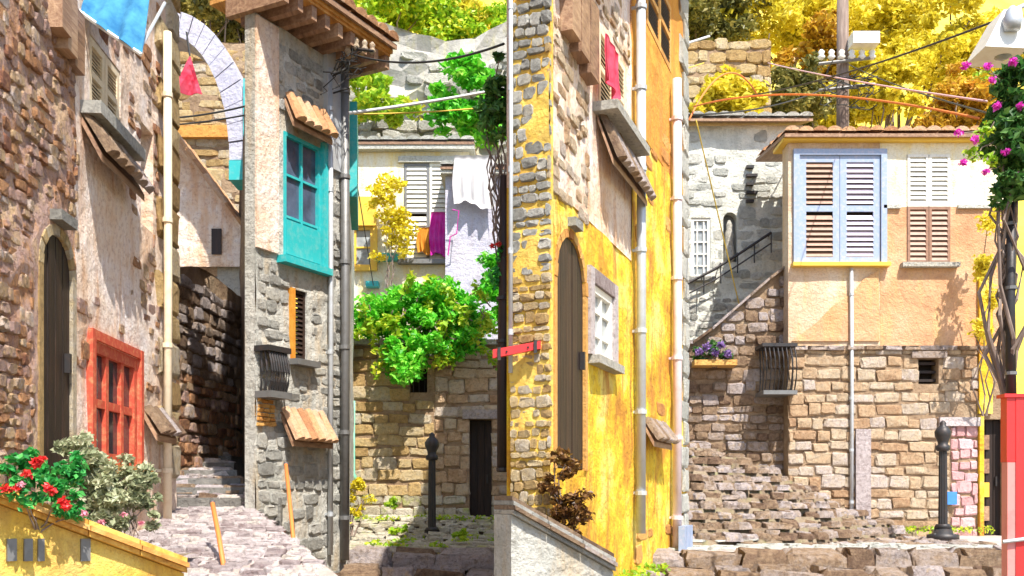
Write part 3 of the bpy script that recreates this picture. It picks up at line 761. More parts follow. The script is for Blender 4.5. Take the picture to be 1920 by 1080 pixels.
# ------------------------------------------------------------------ alley background on the left
FB = F(255, 14.6, 545, 14.6)
bh = thing('ochre_back_house', 'cream and ochre stone house closing the end of the narrow alley', 'house', FB.p(1.2, 0, 0))
dr = FB.rect(384, 404, 700, 846); dk = FB.rect(400, 414, 428, 488)
wall(FB, 'wall', 'mortar_warm', bh, 0, FB.len, .8, 7.4, [dr, dk], .2, .04, seed=7)
pc = Pieces()
vA, vB = FB.uv(400, 620)[1], FB.uv(400, 440)[1]
lay(pc, FB, 'stone_brown', 0.3, FB.len - .02, 1.1, vA, (.12, .2), (.15, .34), [dr], (.02, .06), .02)
lay(pc, FB, 'stone_grey', 0.3, FB.len - .02, vA, vB, (.11, .19), (.14, .32), [dr, dk], (.02, .06), .02)
lay(pc, FB, 'stone_gold', 0.3, FB.len - .02, vB, 7.3, (.13, .22), (.2, .42), [dk], (.02, .05), .016)
pc.finish(bh, 296)
plank_door(FB, bh, *dr, 'iron_grey', .15, 2)
plank_door(FB, bh, *dk, 'wood_dark', .15, 2, None)
FB.bx('string_course', 'brick_orange', bh, .2, FB.len, FB.uv(400, 262)[1], FB.uv(400, 240)[1], -.02, .12)
ob = balcony(FG, None, 482, 514, 652, 736, .14); ob.name = 'iron_balcony'; tag(ob, 'small black iron balcony basket at the left edge of the grey house', 'balcony')
FS = F(318, 10.6, 474, 13.2)
aw_ = thing('alley_side_wall', 'brown and orange rubble wall along the left side of the alley', 'wall', FS.p(1, .6, 0))
ST = 3.15
wall(FS, 'wall', 'mortar_warm', aw_, 0, FS.len, .3, ST, [], .2, .05, .3, lambda u: ST + .12 * math.sin(u * 2) + .12 * u)
pc = Pieces(); hf = FS.len
lay(pc, FS, 'stone_rose', 0, hf, .6, 2.1, (.10, .18), (.14, .34), [], (.02, .06), .016, corner=.36)
lay(pc, FS, 'stone_brown', 0, hf, 2.1, ST, (.09, .17), (.12, .32), [], (.02, .06), .016, corner=.34)
pc.finish(aw_, 280)
# terracotta lean-to roof sloping down to the right
lt = thing('lean_to', 'pink plaster lean-to with sloping terracotta tile roof at the alley end', 'outbuilding', ray(390, 600, 13.4))
FT = F(332, 13.4, 462, 13.4)
zt0, zt1 = FT.uv(335, 262)[1], FT.uv(455, 438)[1]
tl = lambda u: zt0 + (zt1 - zt0) * max(0, min(1, u / FT.len))
dn_ = FT.rect(398, 416, 430, 478)
wall(FT, 'wall', 'pale_rose', lt, 0, FT.len, FT.uv(400, 500)[1], zt0, [], .1, .02, .6, tl)
FT.bx('door', 'wood_dark', lt, dn_[0], dn_[1], dn_[2], dn_[3], .01, .04)
roof = MB(); q = []
for dv in (.01, .07):
    for (u, w) in ((-.08, .22), (FT.len + .1, .22), (FT.len + .1, -.7), (-.08, -.7)): q.append(FT.p(u, tl(u) + dv - (.12 if u > 0 else -.06), w))
roof = roof.hexa(q).build('roof', 'roof_tile', lt)
slope = math.atan2(zt1 - zt0, FT.len); first = None
for i in range(7):
    for j in range(5):
        if first is None:
            tm = MB(); K = 5; L = .26
            for (l, rr) in ((0, 1.0), (1, .8)):
                for k in range(K + 1):
                    th = math.pi * k / K; tm.v.append((l * L, -math.cos(th) * .085 * rr, math.sin(th) * .055 * rr))
            for k in range(K): tm.f.append((k, k + 1, K + 2 + k, K + 1 + k))
            tm.f.append(tuple(range(K + 1))); first = tm.build('tile', 'roof_tile', roof); o = first
        else: o = bpy.data.objects.new('tile', first.data); COL.objects.link(o); adopt(o, roof)
        u = FT.len * (i / 6.6); o.location = FT.p(u, tl(u) + .07 - .04, .16 - j * .18); o.rotation_euler = (0, -slope, 0)
FT.bx('eave_rubble', 'stone_grey', lt, FT.len * .55, FT.len + .25, FT.uv(400, 560)[1], zt1 - .06, -.4, -.1)
# lavender arch over the alley
la = thing('alley_arch', 'lavender plaster arch with teal edge spanning the alley mouth', 'arch', ray(470, 930, 12.3))
FA = F(160, 12.3, 482, 12.3); cx = FA.u(318); rx0, rx1 = FA.u(476) - cx, FA.u(430) - cx; vs_ = FA.uv(400, 300)[1]; ry0, ry1 = FA.uv(400, 20)[1] - vs_, FA.uv(400, 66)[1] - vs_
K = 22
for k in range(K):
    t0, t1 = math.pi * k / K + .004, math.pi * (k + 1) / K - .004; q = []
    for w in (-.45, R.uniform(-.01, .012)):
        for (t, rx, ry) in ((t0, rx1, ry1), (t0, rx0, ry0), (t1, rx0, ry0), (t1, rx1, ry1)): q.append(FA.p(cx + rx * math.cos(t), vs_ + ry * math.sin(t), w))
    MB().hexa(q).build('voussoir', 'lavender', la)
q0 = FA.u(430); FA.bx('teal_jamb', 'teal_paint', la, q0, FA.u(478), FA.uv(400, 338)[1], vs_ - .01, -.4, .02)
FA.bx('teal_edge', 'teal_paint', la, FA.u(458), FA.u(481), vs_, FA.uv(400, 150)[1], .02, .05)


# ------------------------------------------------------------------ terrace wall in the middle
FW = F(618, 15.0, 990, 15.0)
tw_ = thing('terrace_wall', 'golden stone block terrace wall with small dark window and doorway under vine', 'wall', FW.p(1.5, 0, 0))
sw = FW.rect(768, 801, 668, 736); d1 = FW.rect(880, 922, 786, 1004); TW = FW.uv(800, 648)[1]
wall(FW, 'wall', 'mortar_warm', tw_, 0, FW.len, -.1, TW, [sw, d1], .2, .02, .35)
pc = Pieces(); hs = [sw, d1]
lay(pc, FW, 'stone_mossy', 0, FW.len, .1, .75, (.13, .2), (.18, .4), hs, (.03, .08), .014)
lay(pc, FW, 'stone_gold', 0, FW.u(815), .75, TW - .06, (.14, .22), (.18, .42), hs, (.025, .055), .014, corner=.43)
lay(pc, FW, 'stone_peach', FW.u(815), FW.len, .75, TW - .06, (.14, .22), (.18, .40), hs, (.025, .055), .014, corner=.43)
pc.finish(tw_, 296)
for i in range(9):
    u = FW.len * i / 9; FW.bx('coping_slab', 'stone_grey', tw_, u + .006, u + FW.len / 9 - .006, TW + .002, TW + .07 + R.uniform(0, .02), -.36, .10 + R.uniform(0, .04))
FW.bx('window_back', 'dark_void', tw_, sw[0], sw[1], sw[2], sw[3], -.34, -.28)
for k in range(3):
    u = sw[0] + (sw[1] - sw[0]) * (k + .5) / 3; MB().tube([FW.p(u, sw[2], -.1), FW.p(u, sw[3], -.1)], .010, 6).build('window_bar', 'iron', tw_)
FW.bx('lintel', 'stone_grey', tw_, sw[0] - .12, sw[1] + .12, sw[3] + .003, sw[3] + .13, -.05, .065)
plank_door(FW, tw_, *d1, 'wood_dark', .26, 3)
FW.bx('lintel', 'stone_brown', tw_, d1[0] - .1, d1[1] + .12, d1[3] + .003, d1[3] + .14, -.05, .07)
FW.bx('doorstep', 'stone_brown', tw_, d1[0] - .1, d1[1] + .1, d1[2] - .2, d1[2] - .004, -.1, .25)
a = FW.rect(658, 666, 790, 888)
gp = MB().tube([FW.p(a[0] + .04, a[3] + .3, .09), FW.p(a[0] + .04, a[2], .09), FW.p(a[0] + .1, a[2] - .1, .13)], .04, 8).build('downpipe', 'green_pipe', tw_, True)

# cream house on the terrace
FC = F(600, 19.0, 880, 19.0)
ch = thing('cream_house', 'cream plaster house with louvred shutters behind the green vine', 'house', FC.p(1.5, 2.4, 0))
w1 = FC.rect(757, 853, 306, 488); w2 = FC.rect(662, 700, 425, 502); CT = FC.uv(740, 285)[1]
wall(FC, 'wall', 'cream', ch, 0, FC.len, 2.2, CT, [w1, w2], .25, .015, seed=9)
um = (w1[0] + w1[1]) / 2
louvres(FC, ch, w1[0] + .01, um - .004, w1[2], w1[3], -.03, 'iron_grey', 'slat_white', 20, .35, True, .05)
louvres(FC, ch, um + .004, w1[1] - .01, w1[2], w1[3], -.03, 'slat_white', 'slat_white', 20, .35, True, .05)
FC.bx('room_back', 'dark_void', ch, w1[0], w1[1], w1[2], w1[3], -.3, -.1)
FC.bx('sill', 'iron_grey', ch, w1[0] - .1, w1[1] + .1, w1[2] - .09, w1[2] - .004, -.03, .14)
FC.bx('lintel', 'stone_white', ch, w1[0] - .1, w1[1] + .1, w1[3] + .004, w1[3] + .12, -.03, .06)
o = window(FC, ch, *w2, 'gold_paint', 'pane_pale', 1, 2, .06, .06, 'gold_paint')
a, b, c, d = w2; FC.bx('blind_box', 'gold_paint', o, a - .06, b + .06, d + .004, d + .55, -.02, .08)
FC.bx('surround', 'gold_paint', o, a - .08, a - .002, c, d, -.03, .05); FC.bx('surround', 'gold_paint', o, b + .002, b + .08, c, d, -.03, .05)
a = FC.rect(706, 748, 479, 491); FC.bx('teal_ledge', 'teal_paint', ch, a[0], a[1], a[2], a[3], 0, .2)
a = FC.rect(688, 712, 531, 541); FC.bx('teal_ledge', 'teal_paint', ch, a[0], a[1], a[2], a[3], 0, .2)
FC.bx('roof_edge', 'stone_white', ch, -.1, FC.len + .1, CT, CT + .12, -2, .18)
tile_roof(FC, ch, -.1, FC.len + .1, CT + .13, CT + .34, .2, -1.2, 'stone_white', .24, .4)
# shaded wing right of it, the shade put into a lavender wall colour
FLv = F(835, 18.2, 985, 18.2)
lv = thing('shade_coloured_wing', 'wing beside the louvred window with its shade coloured grey lavender', 'house', FLv.p(.6, 2.4, 0))
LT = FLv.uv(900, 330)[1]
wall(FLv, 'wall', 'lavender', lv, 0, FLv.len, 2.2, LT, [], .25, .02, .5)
FLv.bx('roof_edge', 'stone_white', lv, -.08, FLv.len, LT + .003, LT + .1, -1.5, .15)
tile_roof(FLv, lv, -.08, FLv.len, LT + .12, LT + .45, .18, -1.2, 'stone_white', .24, .4)

def drape(name, label, cat, fr, px0, px1, py0, py1, mat, w=.12, amp=.04, folds=5, skew=0.0, group=None, thick=.012):
    a = fr.rect(px0, px1, py0, py1); nx, nz = 18, 10; mb = MB()
    def P(i, j, off):
        s, t = i / nx, j / nz; u = a[0] + (a[1] - a[0]) * s + skew * t * (a[1] - a[0]) + .02 * math.sin(5 * t + 2)
        return fr.p(u, a[3] - (a[3] - a[2]) * t * (1 - .08 * math.sin(3.1 * s * 2)), w + off + amp * (.3 + t) * math.sin(folds * 2 * math.pi * s + 1.3 * t))
    for off in (0, -thick):
        b = len(mb.v)
        for j in range(nz + 1):
            for i in range(nx + 1): mb.v.append(tuple(P(i, j, off)))
        for j in range(nz):
            for i in range(nx):
                k = b + j * (nx + 1) + i; f = (k, k + nx + 1, k + nx + 2, k + 1); mb.f.append(f if off == 0 else f[::-1])
    n0 = (nx + 1) * (nz + 1); rim = [j * (nx + 1) for j in range(nz + 1)] + [nz * (nx + 1) + i for i in range(1, nx + 1)] + [j * (nx + 1) + nx for j in range(nz - 1, -1, -1)] + [i for i in range(nx - 1, 0, -1)]
    for k in range(len(rim)):
        p, q = rim[k], rim[(k + 1) % len(rim)]; mb.f.append((p, q, q + n0, p + n0))
    o = mb.build(name, mat, None, True); return tag(o, label, cat, group)
drape('magenta_towel', 'bright magenta towel hanging at the louvred window of the cream house', 'towel', FC, 808, 852, 402, 484, 'magenta_cloth', .16)
drape('orange_towel', 'small orange towel hanging beside the magenta towel', 'towel', FC, 784, 807, 430, 478, 'orange_cloth', .14, .03, 3)
drape('white_sheet', 'large white sheet hanging high on the grey lavender wing', 'sheet', FLv, 852, 930, 300, 392, 'white_cloth', .25, .05, 4)
# thin pink washing line prop in front of the grey wing
mb = MB(); pts = [FLv.p(*FLv.uv(x, y), .3) for x, y in ((842, 486), (846, 452), (858, 446), (862, 404), (850, 402))]
tag(mb.tube(pts, .012, 6).build('pink_hose', 'petal_magenta'), 'thin magenta hose dangling beside the magenta towel', 'hose')

# retaining wall and rock behind
FK = F(590, 25.0, 1000, 25.0)
kw = thing('rock_retaining_wall', 'tall weathered grey rock retaining wall high behind the cream house', 'wall', FK.p(2, 3, 0))
wall(FK, 'wall', 'cliff', kw, 0, FK.len, 1.0, FK.uv(800, 75)[1], [], .35, .22, 1.0, lambda u: FK.uv(800, 78)[1] + .35 * math.sin(u * 1.3) + .1 * u)
pc = Pieces(); kt = FK.uv(800, 80)[1]
lay(pc, FK, 'stone_grey', 0, FK.len, FK.uv(800, 275)[1], kt - .3, (.22, .4), (.3, .75), [], (.08, .2), .03, density=.55, corner=.3, tilt=.2)
pc.finish(kw, 250)

# ------------------------------------------------------------------ vine and other planting of the middle
def plant(name, label, cat, base, blobs, n, size, mat, group=None, stems=5, clump=20, cr=.15, sr=.012, extra=None, part='foliage'):
    t = thing(name, label, cat, base, group); mb = MB()
    for c, r in blobs[:max(stems, 1)]: limb(mb, Vector(base) + Vector((R.uniform(-.03, .03), R.uniform(-.03, .03), 0)), c, sr, sr * .4, 5, .08)
    mb.build('stem', 'bark', t)
    leaf_mesh(part, [c for c, r in blobs], [r if hasattr(r, '__len__') else (r, r, r) for c, r in blobs], n, size, mat, t, .3, clump, cr)
    return t
def flowers(t, pts, r, mat, n=26, size=.02):
    for p in pts: leaf_mesh('flower', [p], [(r, r, r * .8)], n, size, mat, t, .2)
vb = [(ray(x, y, Y), (rx, .55, rz)) for x, y, Y, rx, rz in ((730, 610, 15.2, .5, .42), (800, 590, 15.1, .75, .5), (860, 600, 15.3, .6, .42), (915, 580, 15.5, .4, .36), (690, 600, 15.4, .3, .4), (770, 655, 14.8, .5, .28), (830, 655, 14.75, .35, .22), (760, 700, 14.7, .22, .26), (735, 675, 14.75, .2, .2), (790, 548, 15.6, .7, .2), (870, 640, 14.9, .35, .16), (940, 545, 15.6, .3, .3), (925, 500, 15.7, .2, .35))]
plant('grape_vine', 'big bright green vine spilling over the top of the terrace wall', 'vine', ray(800, 640, 15.3), vb, 17000, .05, 'leaf_vivid', None, 13, 170, .17, .03)
gv = bpy.data.objects['grape_vine']; mb = MB(); sp = []
for k in range(26):
    a = ray(R.uniform(690, 930), R.uniform(560, 660), 14.75); b = a + Vector((R.uniform(-.35, .35), R.uniform(-.2, .05), R.choice((-1, -1, .6)) * R.uniform(.25, .6))); pts = limb(mb, a, b, .012, .004, 5, .1); sp += [p for p in pts[2:]]
mb.build('shoots', 'bark', gv)['kind'] = 'stuff'
leaf_mesh('shoot_leaves', sp, [(.08, .07, .08)] * len(sp), 1500, .05, 'leaf_lime', gv)
yb = [(ray(x, y, 18.4), r) for x, y, r in ((715, 380, .3), (740, 420, .34), (735, 350, .25), (720, 460, .3), (745, 470, .28))]
plant('yellow_shrub', 'yellow flowering shrub climbing the cream wall left of the shutters', 'shrub', ray(730, 545, 18.4), yb, 1500, .05, 'leaf_yellow', None, 5, 40, .16)
gb = [(ray(x, y, 24), (r, r, r * .7)) for x, y, r in ((680, 150, .6), (705, 185, .6), (740, 200, .5), (670, 210, .4))]
plant('wall_bush', 'lime green bush clinging to the grey rock wall near the house corner', 'bush', ray(690, 215, 24.3), gb, 2200, .10, 'leaf_lime', None, 4, 40, .24, .04)
gb = [(ray(x, y, 23.4), (r, r, r * .7)) for x, y, r in ((880, 150, .8), (840, 195, .7), (900, 210, .9), (930, 170, .6), (930, 240, .7), (860, 230, .6), (885, 120, .5))]
plant('creeper_bush', 'broad green creeper bush hanging over the grey rock wall on the right', 'bush', ray(890, 250, 23.8), gb, 4200, .10, 'leaf_vivid', None, 6, 60, .26, .05)
yb = [(ray(x, y, 12.2), (r, r, r * .8)) for x, y, r in ((655, 925, .11), (675, 905, .09), (662, 955, .12), (684, 930, .08), (650, 975, .08))]
plant('yellow_broom', 'low bright yellow flowering clump at the foot of the terrace wall', 'flowers', ray(660, 1005, 12.2), yb, 900, .028, 'leaf_yellow', None, 5, 20, .07)
for i, (x, y, Y, s, lb) in enumerate(((745, 1000, 13.0, .09, 'small weed tuft left of the middle iron post'), (862, 1010, 12.6, .10, 'weed tuft at the threshold of the terrace doorway'), (940, 1018, 12.2, .10, 'weed tuft right of the terrace doorway'), (735, 950, 13.9, .11, 'weed tuft on the bank left of the middle iron post'))):
    plant('weed_tuft', lb, 'weed', ray(x, y, Y), [(ray(x, y, Y) + Vector((dx * s, 0, s * .5)), s * .7) for dx in (-.6, 0, .7)], 260, .026, 'leaf_lime', 'weeds in the yard', 3, 8, .05, .004)

# ------------------------------------------------------------------ cast-iron posts
def iron_post(label, px, ytop, ybase, Y):
    b = ray(px, ybase, Y); H = (ybase - ytop) / FPX * Y; t = thing('iron_post', label, 'post', b, 'cast-iron street posts')
    k = H / 1.45; c = b
    MB().lathe(c, [(.19 * k, -.02), (.19 * k, .035 * k), (.12 * k, .055 * k), (.10 * k, .12 * k)], 16).build('base_plate', 'iron', t, True)
    MB().lathe(c, [(.105 * k, .12 * k), (.085 * k, .16 * k), (.08 * k, .17 * k)], 16).build('foot_ring', 'iron', t, True)
    MB().lathe(c, [(.055 * k, .17 * k, 1), (.048 * k, 1.08 * k, 1)], 24, .16).build('fluted_shaft', 'iron', t)
    MB().lathe(c, [(.07 * k, 1.08 * k), (.085 * k, 1.10 * k), (.085 * k, 1.14 * k), (.06 * k, 1.16 * k), (.065 * k, 1.2 * k), (.095 * k, 1.27 * k), (.10 * k, 1.32 * k), (.07 * k, 1.37 * k), (.035 * k, 1.40 * k), (.04 * k, 1.43 * k), (.012 * k, 1.46 * k)], 16).build('capital', 'iron', t, True)
    for a in range(4):
        th = a * math.pi / 2 + .5; MB().lathe(c + Vector((math.cos(th), math.sin(th), 0)) * .15 * k, [(.016, .03 * k), (.016, .055 * k)], 6).build('bolt', 'iron_grey', t)
    return t
iron_post('black fluted iron post in front of the golden terrace wall', 810, 812, 1012, 13.3)
iron_post('black fluted iron post before the pink door surround on the right', 1768, 790, 1008, 13.4)

# ------------------------------------------------------------------ yellow house in the middle right
FY = F(1030, 7.0, 1287, 12.0)
FE = F(957, 7.04, 1033, 6.90)
yh = thing('yellow_house', 'tall bright yellow plaster house with rough stone corner and dark arched door', 'house', FY.p(1.5, 0, 0))
ya = FY.rect(1042, 1096, 445, 880); yw = FY.rect(1108, 1146, 545, 676); yl = FY.rect(1122, 1172, 84, 236); yo = FY.rect(1212, 1258, -40, 92)
v_or = 3.4
us = FY.u(1184)
ytop = lambda u: 4.75 + 2.35 * u / FY.len  # roofline above view, sloped low in front to shorten the shadow it casts
wall(FY, 'wall', 'sun_yellow', yh, 0, us, -.3, 2.95, [(*ya, 1.0), yw], .17, .02, seed=12)
wall(FY, 'wall', 'sun_yellow', yh, us, FY.len, -.3, 4.3, [], .17, .02, seed=12)
wall(FY, 'wall', 'pale_rose', yh, 0, us, 2.95, ytop(us), [yl], .17, .02, top=ytop, seed=13)
wall(FY, 'wall', 'orange_render', yh, us, FY.len, 4.3, ytop(FY.len), [yo], .17, .02, top=ytop, seed=13)
wall(FE, 'wall', 'ochre', yh, 0, FE.len - .005, -.3, 4.75, [], .12, .03, .05, seed=14)
FYs = F(1002, 12.2, 957.5, 7.2)
pcb = Pieces()
lay(pcb, FE, 'stone_gold', 0, FE.len, .6, 2.3, (.05, .10), (.05, .13), [], (.006, .025), .012, corner=.34)
lay(pcb, FE, 'stone_grey', 0, FE.len, 2.3, 4.7, (.06, .12), (.06, .15), [], (.008, .03), .012, corner=.34)
lay(pcb, FY, 'stone_peach', 0.02, us - .1, 2.9, 5.2, (.07, .14), (.09, .24), [yl, (yl[0] - .3, yl[1] + .3, yl[2] - 1.2, yl[3])], (.006, .025), .016, density=.55, corner=.36, test=lambda u, v: v < ytop(u) - .1)
lay(pcb, FY, 'brick_orange', FY.u(1190), FY.len - .2, .1, 5.6, (.12, .22), (.25, .5), [yw, yo], (.004, .012), .02, density=.10, corner=.34)
v = .2; k = 0; qs = protos('stone_white', .45)
while v < 6.7:
    h = R.uniform(.24, .36); w = .5 if k % 2 else .3; k += 1
    pcb.add('quoin', R.choice(qs), Matrix.LocRotScale(FY.p(FY.len - w / 2 + .02, v + h / 2, -.01), Matrix.Rotation(FY.ang, 3, 'Z'), Vector((w, .045, h - .015))), 9); v += h
pcb.finish(yh, 296)
arch_ring(FY, yh, ya, 'brick_orange', .06, .012, inner=-.02)
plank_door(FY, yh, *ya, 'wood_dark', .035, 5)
mb = MB(); FY.box(mb, (ya[0] + ya[1]) / 2 - .1, (ya[0] + ya[1]) / 2 + .1, ya[3] + .065, ya[3] + .13, -.03, .07); mb.build('hood_stone', 'stone_grey', yh)
o = window(FY, yh, *yw, 'white_paint', 'pane_pale', 2, 3, .06, .05, 'stone_grey', .035)
a, b, c, d = yw; fr_ = MB(); FY.box(fr_, a - .12, a - .003, c, d + .12, -.02, .035); FY.box(fr_, b + .003, b + .12, c, d + .12, -.02, .035); FY.box(fr_, a - .003, b + .003, d + .003, d + .12, -.02, .035); fr_.build('surround', 'stone_lilac', o)
um = (yl[0] + yl[1]) / 2
for (a, b) in ((yl[0] + .01, um - .004), (um + .004, yl[1] - .01)): louvres(FY, yh, a, b, yl[2] + .01, yl[3] - .01, -.03, 'cream_paint', 'cream_paint', 15, .55, True, .05)
FY.bx('room_back', 'dark_void', yh, yl[0], yl[1], yl[2], yl[3], -.3, -.12)
FY.bx('sill', 'stone_grey', yh, yl[0] - .14, yl[1] + .14, yl[2] - .08, yl[2] - .004, -.03, .2)
hu = FY.rect(1118, 1186, 262, 372); tile_roof(FY, yh, hu[0], hu[1], hu[2] + .15, hu[3], .14, .01, 'stone_brown', .14, .2, 'window_hood')
um = (yo[0] + yo[1]) / 2
for (a, b) in ((yo[0] + .01, um - .004), (um + .004, yo[1] - .01)): louvres(FY, yh, a, b, yo[2] + .01, yo[3] - .01, -.03, 'wood_orange', 'iron_grey', 16, .5, True, .06)
FY.bx('room_back', 'dark_void', yh, yo[0], yo[1], yo[2], yo[3], -.3, -.12)
for i, (px, y0, y1) in enumerate(((1056, -30, 70), (1074, -10, 110), (1092, 10, 150))):
    a = FY.rect(px - 7, px + 9, y0, y1); FY.bx('beam', 'wood_brown', yh, a[0], a[1], a[2], a[3], -.05, .10)
pipe(FY, yh, 1186, -60, 1000, .045, 'zinc', .08, collars=7)
pipe(FY, yh, 1256, 150, 1045, .05, 'pink_pipe', .08, collars=6)
pipe(FE, yh, 961, -60, 700, .016, 'zinc', .03, collars=5)
a = FY.rect(1250, 1266, 985, 1040); FY.bx('meter_box', 'blue_paint', yh, a[0], a[1], a[2], a[3], .13, .2)
bb = FY.rect(1190, 1250, 762, 850); tile_roof(FY, yh, bb[0] + .3, bb[1] - .3, bb[2] + .1, bb[2] + .3, .12, .01, 'stone_brown', .12, .2, 'letterbox_hood')
q = []
for dv in (.004, .1):
    for (u, w) in ((-.1, .25), (FY.len + .2, .25), (FY.len + .2, -1.9), (-.1, -.25)): q.append(FY.p(u, ytop(u) + dv, w))
MB().hexa(q).build('unseen_roof_slab', 'wood_orange', yh)  # roof above view, added to block light
drape('red_rag', 'red cloth hung beside the cream shutter high on the yellow house', 'cloth', FY, 1104, 1128, 85, 172, 'red_cloth', .14, .02, 2)

# sloping grey ledge in front of it
FQ = F(958, 6.4, 1150, 6.75)
lg = thing('stone_ledge', 'sloping grey stone ledge with layered coping before the yellow house', 'wall', FQ.p(.3, 0, 0))
z0q, z1q = FQ.uv(958, 965)[1], FQ.uv(1150, 1072)[1]; tq = lambda u: z0q + (z1q - z0q) * u / FQ.len
wall(FQ, 'wall', 'grey_render', lg, 0, FQ.len, -.3, z0q, [], .1, .012, .25, tq)
for k, (dz, ww, mat) in enumerate(((.004, .04, 'stone_grey'), (.034, .065, 'stone_brown'), (.064, .04, 'stone_grey'), (.094, .02, 'stone_brown'))):
    for i in range(3):
        a, b = FQ.len * i / 3, FQ.len * (i + 1) / 3 - .006; q = []
        for dv in (dz, dz + .027):
            for (u, w) in ((a, ww), (b, ww), (b, -.25), (a, -.25)): q.append(FQ.p(u, tq(u) + dv, w))
        MB().hexa(q).build('coping_slab', mat, lg)
db = [(ray(x, y, 6.75), (r, r * .7, r)) for x, y, r in ((1060, 870, .10), (1045, 905, .10), (1080, 920, .10), (1062, 950, .11), (1090, 960, .07), (1050, 980, .09), (1075, 985, .09), (1040, 860, .06))]
plant('brown_shrub', 'dry brown leaved shrub against the yellow wall behind the grey ledge', 'shrub', ray(1064, 1030, 6.8), db, 2200, .022, 'leaf_brown', None, 8, 40, .05, .008)
# plant and pole on its left corner
FV = F(900, 7.4, 962, 7.4)
vp = thing('climber_pole', 'dark brown wooden pole at the left corner of the yellow house', 'pole', ray(945, 900, 7.45))
MB().tube([ray(945, 885, 7.45), ray(944, 700, 7.45), ray(946, 520, 7.45), ray(945, 330, 7.45)], [.055, .05, .045, .03], 10).build('shaft', 'wood_dark', vp, True)
for y in (880, 640, 560): MB().tube([ray(945, y - 3, 7.45), ray(945, y + 3, 7.45)], .06, 10).build('band', 'iron', vp)
cb = [(ray(x, y, 7.5), (r, r * .8, r)) for x, y, r in ((930, 150, .10), (925, 205, .14), (940, 240, .11), (910, 235, .08), (945, 185, .10), (935, 115, .06), (925, 265, .06))]
ct = plant('corner_creeper', 'dark green leafy creeper on top of the dark pole', 'climber', ray(945, 520, 7.5), cb, 1500, .030, 'leaf_dark', None, 7, 40, .06, .012)
mb = MB()
for k in range(7): limb(mb, ray(945 + R.uniform(-6, 8), 500, 7.48), ray(930 + R.uniform(-14, 18), 290, 7.48), .008, .006, 5, .05, 7)
mb.build('woody_stems', 'bark', ct)['kind'] = 'stuff'
flowers(ct, [ray(922, 462, 7.4), ray(934, 458, 7.38)], .022, 'petal_red', 30, .014)
leaf_mesh('lower_leaves', [ray(942, 480, 7.45), ray(930, 520, 7.45), ray(950, 555, 7.45)], [(.05, .05, .08)] * 3, 260, .024, 'leaf_green', ct)
rb = thing('red_plank', 'bright red plank fixed across the rough stone corner of the yellow house', 'plank', ray(930, 668, 7.0))
q = []
for (x, y) in ((924, 672), (1014, 654), (1014, 640), (924, 656)):
    for Y in (6.88, 6.93): q.append(ray(x, y, 6.9) + Vector((0, Y - 6.9, 0)))
MB().hexa([q[0], q[2], q[3], q[1], q[6], q[4], q[5], q[7]]).build('board', 'red_paint', rb)
for x in (936, 1004):
    q = [ray(x + dx, 658 - (x - 960) * .2 + dy, Y) for Y in (6.862, 6.94) for dx, dy in ((-3, 13), (3, 12), (3, -12), (-3, -11))]; MB().hexa(q).build('strap', 'iron', rb)
for x, y in ((950, 659), (990, 651)): MB().tube([ray(x, y, 6.87), ray(x, y, 7.12)], .008, 6).build('bolt', 'iron', rb)

# ------------------------------------------------------------------ white stone house and right house
FH = F(1250, 17.0, 1505, 17.0)
wh = thing('white_stone_house', 'grey white rubble house with narrow niche between yellow and cream houses', 'house', FH.p(1.2, 1.2, 0))
hw = FH.rect(1296, 1332, 408, 520); hn = FH.rect(1356, 1382, 398, 492); HB = FH.uv(1380, 700)[1]; HT = FH.uv(1380, 236)[1]
wall(FH, 'wall', 'white_render', wh, 0, FH.len, HB, HT, [hw, (*hn, 1.0)], .2, .04, seed=20)
pc = Pieces()
lay(pc, FH, 'stone_white', 0, FH.len, FH.uv(1380, 560)[1], HT - .05, (.12, .22), (.16, .40), [hw, hn], (.008, .03), .018, density=.5, corner=.36)
lay(pc, FH, 'stone_grey', 0, FH.len, HB, FH.uv(1380, 560)[1], (.10, .18), (.12, .30), [hn], (.02, .06), .016, corner=.33)
pc.finish(wh, 296)
window(FH, wh, *hw, 'white_paint', 'pane_pale', 3, 5, .05, .08, 'stone_grey', .025)
FH.bx('niche_back', 'iron_grey', wh, hn[0], hn[1], hn[2], hn[3], -.32, -.2)
st = MB().lathe(FH.p((hn[0] + hn[1]) / 2, hn[2], -.08), [(.09, 0), (.10, .1), (.07, .35), (.08, .5), (.05, .58), (.055, .66), (.02, .74)], 12).build('niche_figure', 'stone_grey', wh, True)
for k in range(5):
    a = FH.rect(1398, 1412, 312 + k * 16, 317 + k * 16); FH.bx('iron_cramp', 'iron', wh, a[0], a[1] + .06 * (k % 2), a[2], a[3], 0, .08)
tile_roof(FH, wh, -.1, FH.len + .1, HT + .04, HT + .5, .25, -1.4, 'stone_white', .22, .36)
hr_ = thing('stair_handrail', 'dark iron handrail climbing diagonally across the white stone house', 'handrail', ray(1300, 560, 16.8))
MB().tube([ray(1288, 532, 16.8), ray(1340, 505, 16.8), ray(1395, 470, 16.8), ray(1446, 436, 16.8)], .025, 6).build('rail', 'iron', hr_)
MB().tube([ray(1288, 552, 16.8), ray(1340, 525, 16.8), ray(1395, 490, 16.8), ray(1446, 456, 16.8)], .014, 6).build('lower_rail', 'iron', hr_)
for i in range(6):
    t = i / 5; p = ray(1288 + 158 * t, 532 - 96 * t, 16.8); MB().tube([p, p + Vector((0, 0, -.34))], .012, 5).build('baluster', 'iron', hr_); MB().tube([p, p + Vector((0, .25, -.02))], .012, 5).build('bracket', 'iron', hr_)

